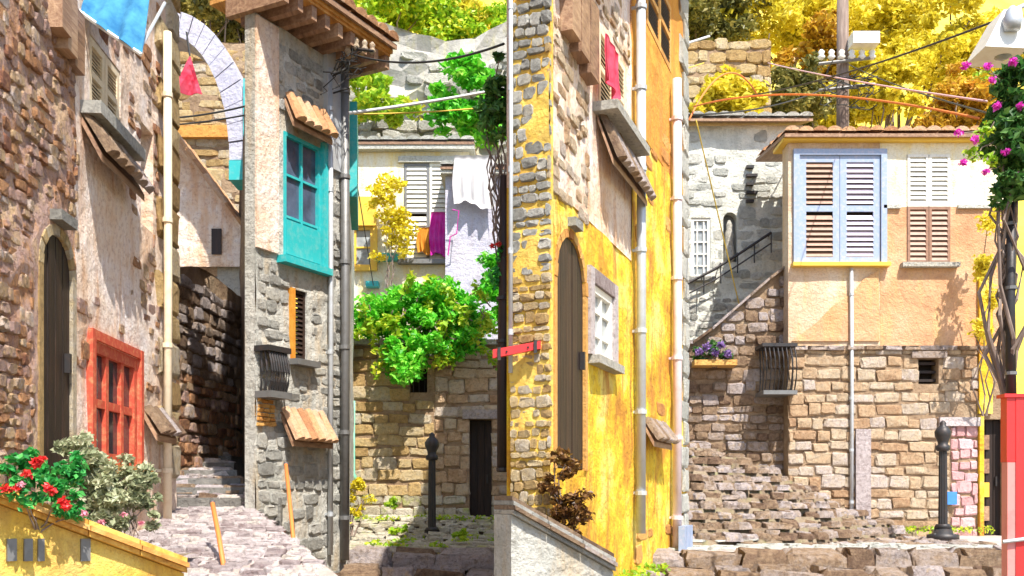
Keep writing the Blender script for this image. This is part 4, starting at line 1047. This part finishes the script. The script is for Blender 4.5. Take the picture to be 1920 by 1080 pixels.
FR = F(1478, 15.0, 1900, 15.0)
rh = thing('cream_tan_house', 'cream and tan house with blue shutters above a stone ground floor', 'house', FR.p(2, 0, 0))
b1 = FR.rect(1498, 1650, 292, 494); l1 = FR.rect(1700, 1782, 290, 494); s1 = FR.rect(1722, 1760, 672, 720); d2 = FR.rect(1842, 1884, 786, 1014)
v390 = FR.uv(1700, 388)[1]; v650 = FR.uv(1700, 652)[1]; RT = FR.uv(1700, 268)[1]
uS = FR.u(1640)
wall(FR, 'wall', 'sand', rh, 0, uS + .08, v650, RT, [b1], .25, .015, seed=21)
FRb = FR
wall(FR, 'wall', 'tan', rh, uS + .08, FR.len, v650, v390, [(l1[0], l1[1], l1[2], v390)], .25, .015, seed=22)  # brightness step across one wall, put into tan and cream plaster colours
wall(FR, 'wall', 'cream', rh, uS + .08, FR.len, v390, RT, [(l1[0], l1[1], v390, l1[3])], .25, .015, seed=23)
wall(FR, 'wall', 'mortar_warm', rh, 0, FR.len, -.3, v650, [s1, d2], .25, .02, seed=24)
# diagonal brightness edge put into a ragged tan-coloured patch, left of the seam
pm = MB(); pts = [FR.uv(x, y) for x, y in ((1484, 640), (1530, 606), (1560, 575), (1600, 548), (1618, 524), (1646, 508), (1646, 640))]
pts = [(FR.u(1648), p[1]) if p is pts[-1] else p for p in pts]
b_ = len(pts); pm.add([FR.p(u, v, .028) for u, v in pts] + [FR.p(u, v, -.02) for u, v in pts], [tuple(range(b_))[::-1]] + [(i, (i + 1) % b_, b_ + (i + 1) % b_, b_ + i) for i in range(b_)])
pm.build('tan_tone_patch', 'tan', rh)
pcr = Pieces(); hs = [s1, d2, (FR.u(1780), FR.u(1886), -.3, FR.uv(1800, 780)[1])]
lay(pcr, FR, 'stone_peach', 0, FR.u(1838), .05, v650 - .04, (.13, .21), (.17, .42), hs, (.025, .055), .013, corner=.43)
for i in range(12):
    u = FR.len * i / 12; pcr.add('string_stone', R.choice(protos('stone_brown', .46)), Matrix.LocRotScale(FR.p(u + FR.len / 24, v650 - .01, -.01), Matrix.Rotation(FR.ang, 3, 'Z'), Vector((FR.len / 12 - .01, .09, .07))), 9)
pcr.finish(rh, 296)
um = (b1[0] + b1[1]) / 2
fr_ = MB(); a, b, c, d = b1
FR.box(fr_, a - .09, a - .003, c - .05, d + .09, -.03, .05); FR.box(fr_, b + .003, b + .09, c - .05, d + .09, -.03, .05); FR.box(fr_, a - .003, b + .003, d + .003, d + .09, -.03, .05)
fr_.build('window_surround', 'blue_paint', rh)
louvres(FR, rh, a + .005, um - .004, c, d, -.02, 'blue_paint', 'slat_brown', 18, .5, True, .10)
louvres(FR, rh, um + .004, b - .005, c, d, -.02, 'blue_paint', 'lilac_slat', 18, .5, True, .10)
FR.bx('room_back', 'dark_void', rh, a, b, c, d, -.3, -.08)
FR.bx('sill', 'gold_paint', rh, a - .12, b + .12, c - .06, c - .004, -.03, .13)
um = (l1[0] + l1[1]) / 2
for (a, b) in ((l1[0] + .008, um - .004), (um + .004, l1[1] - .008)):
    louvres(FR, rh, a, b, l1[2], v390 - .002, -.02, 'slat_brown', 'slat_brown', 10, .4, False, .04)
    louvres(FR, rh, a, b, v390 + .002, l1[3], -.02, 'slat_white', 'slat_white', 10, .4, False, .04)
FR.bx('room_back', 'dark_void', rh, l1[0], l1[1], l1[2], l1[3], -.3, -.08)
FR.bx('sill', 'stone_grey', rh, l1[0] - .1, l1[1] + .1, l1[2] - .07, l1[2] - .004, -.03, .12)
FR.bx('ledge', 'stone_white', rh, FR.u(1655), l1[0] - .1, v390 - .03, v390 + .02, -.02, .05)
FR.bx('ledge', 'stone_white', rh, l1[1] + .1, FR.len, v390 - .03, v390 + .02, -.02, .05)
FR.bx('window_back', 'dark_void', rh, s1[0], s1[1], s1[2], s1[3], -.32, -.26)
for k in range(3):
    v = s1[2] + (s1[3] - s1[2]) * (k + .5) / 3; FR.bx('louvre', 'wood_dark', rh, s1[0], s1[1], v - .02, v + .02, -.2, -.1)
FR.bx('lintel', 'stone_brown', rh, s1[0] - .12, s1[1] + .1, s1[3] + .003, s1[3] + .1, -.05, .07)
# pink stone door surround panel, yellow pilaster, carved brown door
pp = Pieces(); lay(pp, FR, 'stone_pink', FR.u(1782), FR.u(1832), .12, FR.uv(1800, 800)[1], (.14, .2), (.14, .26), [], (.03, .06), .012, corner=.43)
pp.finish(rh, 60)
FR.bx('panel_lintel', 'stone_lilac', rh, FR.u(1758), FR.u(1834), FR.uv(1800, 800)[1] + .004, FR.uv(1800, 783)[1], -.03, .09)
FR.bx('yellow_pilaster', 'sun_yellow', rh, FR.u(1833), FR.u(1841), .02, FR.uv(1840, 780)[1], -.03, .07)
FR.bx('yellow_pilaster', 'sun_yellow', rh, FR.u(1833), FR.u(1858), FR.uv(1840, 776)[1], FR.uv(1840, 500)[1], -.03, .06)
FR.bx('yellow_pilaster', 'sun_yellow', rh, FR.u(1885), FR.u(1893), .02, FR.uv(1840, 780)[1], -.03, .07)
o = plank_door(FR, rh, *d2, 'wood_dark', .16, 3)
for k in range(4):
    v = d2[2] + .3 + k * .36; FR.bx('carved_panel', 'gold_paint' if k == 1 else 'wood_brown', o, d2[0] + .05, d2[0] + .16, v, v + .22, -.14, -.115)
FR.bx('doorstep', 'stone_brown', rh, d2[0] - .5, d2[1] + .15, d2[2] - .25, d2[2] - .004, -.1, .35)
FR.bx('plaque', 'blue_plate', rh, FR.u(1764), FR.u(1790), FR.uv(1775, 946)[1], FR.uv(1775, 922)[1], .06, .085)
pipe(FR, rh, 1594, 505, 990, .028, 'zinc', .06, collars=5)

FR.bx('lilac_pilaster', 'stone_lilac', rh, FR.u(1602), FR.u(1630), .05, FR.uv(1615, 805)[1], -.03, .075)
FR.bx('roof_edge', 'gold_paint', rh, -.1, FR.len + .3, RT + .002, RT + .05, -.5, .12)
tile_roof(FR, rh, -.1, FR.len + .3, RT + .08, RT + .30, .18, -1.6, 'roof_tile', .2, .4)
# stone wall joining the two houses below the white one
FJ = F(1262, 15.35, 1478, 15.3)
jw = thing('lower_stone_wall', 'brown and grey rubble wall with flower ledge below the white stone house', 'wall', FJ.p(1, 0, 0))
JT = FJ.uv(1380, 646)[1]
jtop = lambda u: JT + (FJ.uv(1478, 500)[1] - JT) * max(0, min(1, (u - .35) / (FJ.len - .4)))  # diagonal top shaped after a shadow edge, brown stone filling the dark side
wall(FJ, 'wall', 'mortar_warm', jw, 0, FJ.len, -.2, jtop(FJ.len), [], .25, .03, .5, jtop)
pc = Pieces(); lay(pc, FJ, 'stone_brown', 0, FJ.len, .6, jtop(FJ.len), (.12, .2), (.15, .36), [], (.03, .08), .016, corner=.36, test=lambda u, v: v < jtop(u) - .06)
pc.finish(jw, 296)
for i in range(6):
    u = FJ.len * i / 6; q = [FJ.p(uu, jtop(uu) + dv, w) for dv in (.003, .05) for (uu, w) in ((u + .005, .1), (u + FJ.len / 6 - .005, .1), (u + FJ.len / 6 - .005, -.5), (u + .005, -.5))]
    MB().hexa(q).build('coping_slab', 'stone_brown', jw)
a = FJ.rect(1296, 1374, 680, 690); FJ.bx('flower_ledge', 'brick_orange', jw, a[0], a[1], a[2], a[3], 0, .35)
for i in range(0):
    pass
FBa = F(1400, 15.25, 1490, 15.25); ob = balcony(FBa, None, 1420, 1474, 652, 738, .45); ob.name = 'iron_balcony'
tag(ob, 'black iron balcony basket between the white stone house and the cream house', 'balcony')
pf = [(ray(x, y, 15.1), r) for x, y, r in ((1315, 665, .1), (1340, 655, .13), (1360, 665, .1))]
t = plant('purple_flowers', 'purple flowering plants on the ledge of the rubble wall', 'flowers', ray(1340, 690, 15.2), pf, 500, .035, 'leaf_dark', None, 3, 20, .08)
flowers(t, [ray(x, y, 14.98) for x, y in ((1310, 660), (1325, 650), (1340, 662), (1352, 648), (1365, 664))], .07, 'petal_purple', 60, .03)

# ------------------------------------------------------------------ right edge
Yp = 6.2
rp = thing('red_post', 'thick red painted gate post at the right edge of the street', 'post', ray(1908, 1110, Yp))
def sq(x0, x1, y0, y1, Y, d, name, mat, par):
    a, b = ray(x0, y1, Y), ray(x1, y0, Y); return MB().box(a.x, b.x, Y, Y + d, a.z, b.z).build(name, mat, par)
sq(1888, 1940, 745, 866, Yp, .08, 'shaft', 'red_paint', rp); sq(1889, 1939, 866.5, 1120, Yp + .002, .075, 'lower_shaft', 'red_faded', rp)
sq(1884, 1944, 738, 744.5, Yp - .015, .11, 'cap', 'red_paint', rp); sq(1905, 1941, 745.5, 1119, Yp - .004, .003, 'seam_board', 'red_paint', rp)
MB().tube([ray(1880, 1016, Yp - .02), ray(1945, 1008, Yp - .02)], .012, 8).build('steel_band', 'zinc', rp)
bp_ = thing('black_pole', 'slim black pole rising from the red post into the bougainvillea', 'pole', ray(1896, 750, 6.35))
MB().tube([ray(1896, 745, 6.35), ray(1894, 560, 6.35), ray(1897, 380, 6.35)], [.032, .03, .028], 10).build('shaft', 'iron', bp_, True)
for y in (700, 540, 420): MB().tube([ray(1896, y - 3, 6.35), ray(1896, y + 3, 6.35)], .037, 10).build('band', 'iron_grey', bp_)
bb = [(ray(x, y, Y), (r, r, r)) for x, y, Y, r in ((1895, 170, 6.3, .14), (1880, 225, 6.3, .13), (1905, 265, 6.2, .16), (1885, 310, 6.3, .12), (1900, 345, 6.2, .13), (1865, 260, 6.4, .08), (1915, 130, 6.3, .13), (1950, 220, 6.3, .2), (1890, 372, 6.3, .08), (1850, 285, 6.4, .06))]
bv = plant('bougainvillea', 'green bougainvillea with magenta blossoms hanging at the upper right', 'climber', ray(1890, 745, 6.45), bb, 5200, .032, 'leaf_dark', None, 9, 110, .06, .016)
mb = MB()
for k in range(9): limb(mb, ray(1888 + R.uniform(-10, 8), 620, 6.4), ray(1890 + R.uniform(-22, 18), 380, 6.4), .009, .006, 5, .05, 7)
mb.build('woody_stems', 'bark', bv)['kind'] = 'stuff'
flowers(bv, [ray(x, y, 6.15) for x, y in ((1810, 122), (1852, 124), (1900, 116), (1828, 262), (1805, 305), (1848, 322), (1902, 330), (1870, 200), (1886, 285), (1862, 150), (1798, 250), (1915, 200))], .026, 'petal_magenta', 34, .016)
mb = MB()
for (x0, y0, x1, y1) in ((1885, 150, 1810, 122), (1880, 220, 1828, 262), (1870, 260, 1805, 305), (1880, 310, 1848, 322), (1885, 170, 1852, 124), (1870, 240, 1798, 250)): limb(mb, ray(x0, y0, 6.3), ray(x1, y1, 6.15), .005, .002, 5, .05)
mb.build('twigs', 'bark', bv)['kind'] = 'stuff'
leaf_mesh('twig_leaves', [ray(x, y, 6.2) for x, y in ((1840, 140), (1850, 240), (1830, 290), (1860, 300), (1835, 255), (1820, 285))], [(.05, .04, .05)] * 6, 150, .022, 'leaf_lime', bv)
oc = [(ray(x, y, 14.4), (r, .12, r * 1.6)) for x, y, r in ((1852, 420, .13), (1845, 500, .12), (1856, 560, .10), (1842, 620, .09))]
plant('orange_creeper', 'thin yellow orange creeper on the tan wall near the pilaster', 'climber', ray(1846, 780, 14.8), oc, 900, .04, 'leaf_gold', None, 4, 40, .12, .015)
# white street lamp on a bracket
sl = thing('street_lamp', 'white hooded street lamp at the top right corner', 'lamp', ray(1925, 60, 6.6))
MB().tube([ray(1960, 30, 6.9), ray(1925, 8, 6.7), ray(1895, 22, 6.6)], .016, 8).build('bracket', 'zinc', sl, True)
mb = MB(); a, b, c, d = ray(1882, 18, 6.6), ray(1915, 12, 6.6), ray(1922, 96, 6.6), ray(1842, 92, 6.6); e = Vector((0, .22, 0))
mb.hexa([a, b, b + e, a + e, d - e * .2, c - e * .2, c + e * 1.2, d + e * 1.2]); mb.build('hood', 'white_paint', sl)
MB().lathe(ray(1898, 40, 6.55), [(.05, -.06), (.06, 0), (.04, .07), (.015, .1)], 12).build('cap', 'zinc', sl, True)
MB().lathe(ray(1882, 104, 6.7), [(.02, -.03), (.06, -.01), (.07, .03)], 12).build('bulb', 'pane_pale', sl, True)

# ------------------------------------------------------------------ flower bed on the left
gb = [(ray(x, y, Y), (r, r, r * .8)) for x, y, Y, r in ((20, 885, 5.1, .08), (55, 870, 5.2, .10), (85, 900, 5.2, .10), (30, 925, 5.0, .08), (120, 930, 5.3, .09), (135, 880, 5.5, .10), (100, 950, 5.2, .07), (60, 940, 5.1, .07), (140, 960, 5.3, .07))]
g = plant('red_geranium', 'green geranium with red blossoms behind the ochre parapet', 'geranium', ray(70, 1000, 5.3), gb, 1500, .022, 'leaf_green', None, 9, 60, .045, .006)
flowers(g, [ray(x, y, 4.98) for x, y in ((66, 872), (76, 862), (52, 888), (10, 915), (30, 918), (97, 920), (118, 940), (124, 950), (70, 865), (90, 915))], .026, 'petal_red', 46, .014)
flowers(g, [ray(x, y, 4.98) for x, y in ((158, 962), (40, 908))], .02, 'petal_pink', 36, .012)
for (lb, xs, Yb) in (('pale sage shrub under the red window, nearest the geraniums', ((165, 880), (150, 910), (185, 915), (170, 950), (195, 960), (160, 860)), 6.2), ('pale sage shrub under the red window, farthest along the bed', ((225, 900), (245, 890), (235, 935), (262, 925), (215, 960), (275, 905), (250, 965)), 7.0)):
    bl = [(ray(x, y, Yb), (.16, .11, .15)) for x, y in xs]; cx_ = sum(x for x, y in xs) / len(xs)
    s_ = plant('sage_shrub', lb, 'shrub', ray(cx_, 1030, Yb), bl, 3200, .026, 'leaf_sage', 'sage shrubs in the flower bed', 7, 60, .06, .006)
    flowers(s_, [ray(cx_ + dx, 940 + dy, Yb - .14) for dx, dy in ((-12, 25), (20, 40))], .02, 'petal_pink', 24, .014)
bed = MB(); bx_ = lin(-3.2, -2.15, 14)
for t in lin(0, 1, 10):
    for x in bx_: bed.v.append((x, 5.0 + (x + 2.73) * 1.14 + .24 + t * .95, .36 + .03 * fb(x, t, 3)))
for j in range(9):
    for i in range(13): bed.f.append((j * 14 + i, j * 14 + i + 1, j * 14 + 15 + i, j * 14 + 14 + i))
struct(bed.build('bed_soil', 'earth', None, True))
# blue awning, red pennant, poles
FAw = F(182, 7.0, 292, 7.0)
aw = thing('blue_awning', 'blue canvas awning hanging from the left house eave at the top', 'awning', ray(236, 60, 7.7))
mb = MB(); nx = 16
def awp(i, j, off): 
    s, t = i / nx, j / 6; u = FAw.len * s
    v = FAw.uv(236, -60)[1] - (FAw.uv(236, -60)[1] - FAw.uv(236, 135)[1]) * t * (.62 + .38 * s)
    return FAw.p(u, v, .05 + .25 * t + .035 * math.sin(s * 16 + t * 2) * t + off)
for off in (0, -.012):
    b = len(mb.v)
    for j in range(7):
        for i in range(nx + 1): mb.v.append(tuple(awp(i, j, off)))
    for j in range(6):
        for i in range(nx): k = b + j * (nx + 1) + i; f = (k, k + nx + 1, k + nx + 2, k + 1); mb.f.append(f if off == 0 else f[::-1])
mb.build('canvas', 'blue_cloth', aw, True)
MB().tube([awp(0, 6, .0), awp(nx // 2, 6, .0), awp(nx, 6, .0)], .014, 6).build('front_bar', 'white_paint', aw)
for i in (1, nx - 1): MB().tube([awp(i, 6, 0), awp(i, 1, -.35)], .012, 6).build('arm', 'zinc', aw)
pn = thing('red_pennant', 'red triangular cloth hanging before the pale back house', 'cloth', ray(352, 185, 11.6))
A, B_, C_ = ray(356, 104, 11.6), ray(318, 172, 11.6), ray(380, 178, 11.6); mb = MB(); n = 8; idx = {}
for s_, off in ((0, 0), (1, .015)):
    for i in range(n + 1):
        for j in range(i + 1):
            t = i / n; w_ = (j / i) if i else 0; p = A.lerp(B_.lerp(C_, w_), t) + Vector((0, off + .05 * math.sin(w_ * 9 + t * 3) * t, 0)); idx[(s_, i, j)] = len(mb.v); mb.v.append(tuple(p))
    for i in range(n):
        for j in range(i + 1):
            mb.f.append((idx[(s_, i, j)], idx[(s_, i + 1, j)], idx[(s_, i + 1, j + 1)]))
            if j < i: mb.f.append((idx[(s_, i, j)], idx[(s_, i + 1, j + 1)], idx[(s_, i, j + 1)]))
mb.build('cloth', 'red_cloth', pn)
MB().tube([ray(350, 60, 11.6), ray(356, 104, 11.6)], .012, 5).build('cord', 'cable_black', pn)
for lb, (x0, y0, x1, y1, Y0, Y1) in (('thin orange pole leaning on the pale ramp, left one', (398, 942, 421, 1072, 7.2, 6.6)), ('thin orange pole leaning by the grey house, right one', (536, 870, 556, 1085, 8.9, 7.6))):
    o = thing('orange_pole', lb, 'pole', ray(x1, y1, Y1), 'orange poles on the ramp')
    MB().tube([ray(x1, y1, Y1), ray((x0 + x1) / 2 + 1, (y0 + y1) / 2, (Y0 + Y1) / 2), ray(x0, y0, Y0)], .017, 8).build('shaft', 'cable_orange', o, True)
    MB().tube([ray(x0, y0 + 3, Y0), ray(x0, y0 - 4, Y0)], .022, 8).build('knob', 'iron_grey', o)

# ------------------------------------------------------------------ poles, insulators and overhead cables
up = thing('utility_pole', 'brown wooden utility pole with tangled wires behind the cream roof', 'pole', ray(1580, 420, 18.0))
MB().tube([ray(1580, 420, 18), ray(1580, -60, 18)], [.12, .10], 12).build('shaft', 'bark', up, True)
for y in (120, 170): MB().tube([ray(1535, y, 17.8), ray(1640, y - 12, 17.8)], .03, 6).build('crossarm', 'iron_grey', up)
for k in range(6): MB().lathe(ray(1540 + k * 19, 112, 17.8), [(.03, 0), (.07, .05), (.04, .09), (.06, .14), (.02, .18)], 10).build('insulator', 'white_paint', up, True)
mb = MB()
for k in range(16):
    a = ray(R.uniform(1530, 1640), R.uniform(110, 200), 17.6); b = ray(R.uniform(1530, 1650), R.uniform(110, 205), 17.7); limb(mb, a, b, .010, .010, 4, .25, 6)
tw = mb.build('wire_tangle', 'cable_black', up); tw['kind'] = 'stuff'
MB().box(ray(1600, 75, 17.6).x, ray(1650, 75, 17.6).x, 17.6, 17.9, ray(1, 80, 17.6).z, ray(1, 58, 17.6).z).build('transformer_box', 'white_paint', up)
ins = thing('insulator_bracket', 'iron bracket with insulators at the top corner of the grey house', 'bracket', ray(655, 110, 9.9))
MB().tube([ray(640, 100, 10.0), ray(668, 92, 9.7), ray(700, 96, 9.6)], .014, 6).build('arm', 'iron', ins)
for x, y in ((652, 96), (668, 88), (684, 92), (698, 96)): MB().lathe(ray(x, y, 9.7), [(.015, -.03), (.035, 0), (.02, .03), (.03, .06), (.01, .09)], 10).build('insulator', 'stone_peach', ins, True)
mb = MB()
for k in range(12): limb(mb, ray(R.uniform(600, 660), R.uniform(95, 180), 9.6), ray(R.uniform(640, 700), R.uniform(70, 130), 9.65), .006, .006, 4, .2, 6)
o = mb.build('wire_tangle', 'cable_black', ins); o['kind'] = 'stuff'
def cable(label, a, b, sag, r, mat):
    A, B = ray(*a), ray(*b); n = 22
    pts = [A.lerp(B, i / n) - Vector((0, 0, sag * 4 * (i / n) * (1 - i / n))) for i in range(n + 1)]
    return tag(MB().tube(pts, r, 6).build('overhead_cable', mat, None, True), label, 'cable')
cable('thick pale cable crossing the yellow house front just below the top', (655, 212, 9.9), (1330, 68, 13.0), .10, .016, 'cable_white')
cable('thin yellow cable under the thick pale cable over the yellow house', (664, 214, 10.0), (1320, 118, 13.0), .16, .008, 'cable_yellow')
cable('upper dark cable from the grey house to the creeper', (655, 100, 9.8), (945, 82, 8.0), .12, .010, 'cable_black')
cable('dark cable running left from the grey house corner over the alley', (312, 222, 11.2), (655, 128, 9.8), .10, .010, 'cable_black')
cable('second dark cable left of the grey house corner, lower', (316, 235, 11.2), (655, 165, 9.8), .06, .009, 'cable_black')
cable('black cable from the utility pole up to the street lamp', (1340, 188, 13.2), (1890, 30, 6.7), .10, .008, 'cable_black')
cable('black cable under it from the yellow house corner to the utility pole', (1290, 215, 12.4), (1580, 150, 17.6), .15, .012, 'cable_black')
cable('pink cable sloping down across the yellow hillside', (1440, 118, 15.4), (1850, 190, 7.0), .03, .008, 'cable_pink')
cable('orange cable sloping down above the blue shutters', (1300, 200, 12.4), (1835, 222, 7.0), -.16, .010, 'cable_orange')
cable('black cable low over the hillside towards the bougainvillea', (1590, 120, 17.6), (1880, 220, 6.6), .05, .007, 'cable_black')
cable('thin yellow wire dropping across the white stone house', (1305, 225, 14.2), (1386, 572, 16.6), 0.0, .010, 'cable_yellow')
cable('thin dark wire dangling down the cream wall beside the vine', (668, 335, 17.0), (700, 535, 18.6), 0.0, .009, 'cable_black')
cable('orange cable loop beside the top of the yellow house', (1292, 225, 12.3), (1420, 178, 15.0), -.45, .012, 'cable_orange')

# ------------------------------------------------------------------ trees and rocks on the hillside
def hill_tree(label, px, py, Y, r, mat, n, size, name='hill_tree', cat='tree', grp='trees on the hillside'):
    c = ray(px, py, Y); z = hillz(c.x, c.y); base = Vector((c.x, c.y + .3, min(z, c.z - r * .4) - .1))
    cr = [(c + Vector((R.uniform(-.6, .6) * r, R.uniform(-.4, .4) * r, R.uniform(-.4, .5) * r)), (r * R.uniform(.5, .75), r * .6, r * R.uniform(.4, .6))) for _ in range(6)]
    return tree(name, label, cat, base, max(.5, c.z - base.z), cr, int(n * 1.7), size * .66, mat, grp, .05 * r + .03, 44, r * .24)
for a in (('lime tree at the top left of the green hill gap', 720, 30, 31, 2.2, 'leaf_lime', 4500, .16),
          ('golden tree at the top middle of the green hill gap', 800, 25, 33, 2.0, 'leaf_gold', 3500, .16),
          ('lime tree at the top right of the green hill gap', 880, 20, 32, 2.2, 'leaf_lime', 4500, .16),
          ('olive tree above the white stone house, left', 1330, 30, 26, 1.6, 'leaf_olive', 4200, .13),
          ('olive tree above the white stone house, right', 1390, 20, 28, 1.6, 'leaf_olive', 3600, .13),
          ('golden tree left of the utility pole, high', 1470, 50, 27, 1.9, 'leaf_gold', 4200, .15),
          ('olive tree left of the utility pole, low', 1480, 190, 22, 1.2, 'leaf_olive', 3600, .11),
          ('amber tree left of the utility pole, middle height', 1530, 130, 25, 1.3, 'leaf_amber', 3600, .13),
          ('golden tree directly behind the utility pole', 1590, 180, 24, 1.2, 'leaf_gold', 3600, .12),
          ('golden tree right of the utility pole, high', 1660, 40, 28, 2.0, 'leaf_gold', 4200, .15),
          ('golden tree right of the utility pole, low', 1680, 190, 23, 1.1, 'leaf_gold', 3600, .11),
          ('large golden tree above the dark louvred window', 1740, 120, 26, 1.9, 'leaf_gold', 4600, .14),
          ('amber tree behind the bougainvillea, low', 1800, 220, 22.5, 1.1, 'leaf_amber', 3200, .11),
          ('golden tree behind the bougainvillea, high', 1840, 60, 27, 2.0, 'leaf_gold', 4200, .15),
          ('dark olive tree above the alley back house', 370, 20, 18.5, 1.1, 'leaf_olive', 4200, .09),
          ('brown olive tree above the lavender arch', 440, 30, 19.5, .9, 'leaf_olive', 3000, .09)):
    hill_tree(*a)
# dry-stone terrace on the hillside above the white house
FD = F(1270, 21.0, 1445, 21.0)
dt = thing('hill_terrace_wall', 'pale dry-stone terrace wall on the hillside above the white stone house', 'wall', FD.p(1, 4, 0))
DT0, DT1 = FD.uv(1350, 260)[1], FD.uv(1350, 78)[1]
wall(FD, 'wall', 'mortar_warm', dt, 0, FD.len, 2.5, DT1, [], .3, .06, .6)
pc = Pieces(); lay(pc, FD, 'stone_gold', 0, FD.len, DT0 - .6, DT1 + .02, (.16, .28), (.22, .5), [], (.03, .1), .02, corner=.34)
pc.finish(dt, 250)
sb = [(ray(x, y, 20.6), (r, r * .7, r * .8)) for x, y, r in ((1330, 190, .5), (1390, 210, .5), (1370, 160, .35), (1310, 225, .35), (1420, 180, .35))]
plant('terrace_bush', 'golden dry bush growing over the dry-stone terrace wall', 'bush', ray(1365, 262, 20.7), sb, 2600, .085, 'leaf_gold', None, 5, 40, .24, .03)

# weeds along the feet of the walls
pts = [Vector((x, 14.75 + R.uniform(-.1, .1), GZ + .1)) for x in lin(4.9, 7.0, 9)] + [Vector((x, 14.6 + R.uniform(-.2, .1), .42)) for x in lin(-2.4, -.2, 9)] + [FY.p(u, .04, .12) for u in lin(1.5, FY.len - .3, 8)] + [Vector((R.uniform(-1.6, 0), R.uniform(11, 13.5), GZ + .04)) for k in range(10)]
gw = leaf_mesh('weeds', pts, [(.16, .08, .06)] * len(pts), 1800, .028, 'leaf_lime', None, .1); gw['kind'] = 'stuff'; gw['label'] = 'small green weeds along the feet of the stone walls'; gw['category'] = 'weeds'
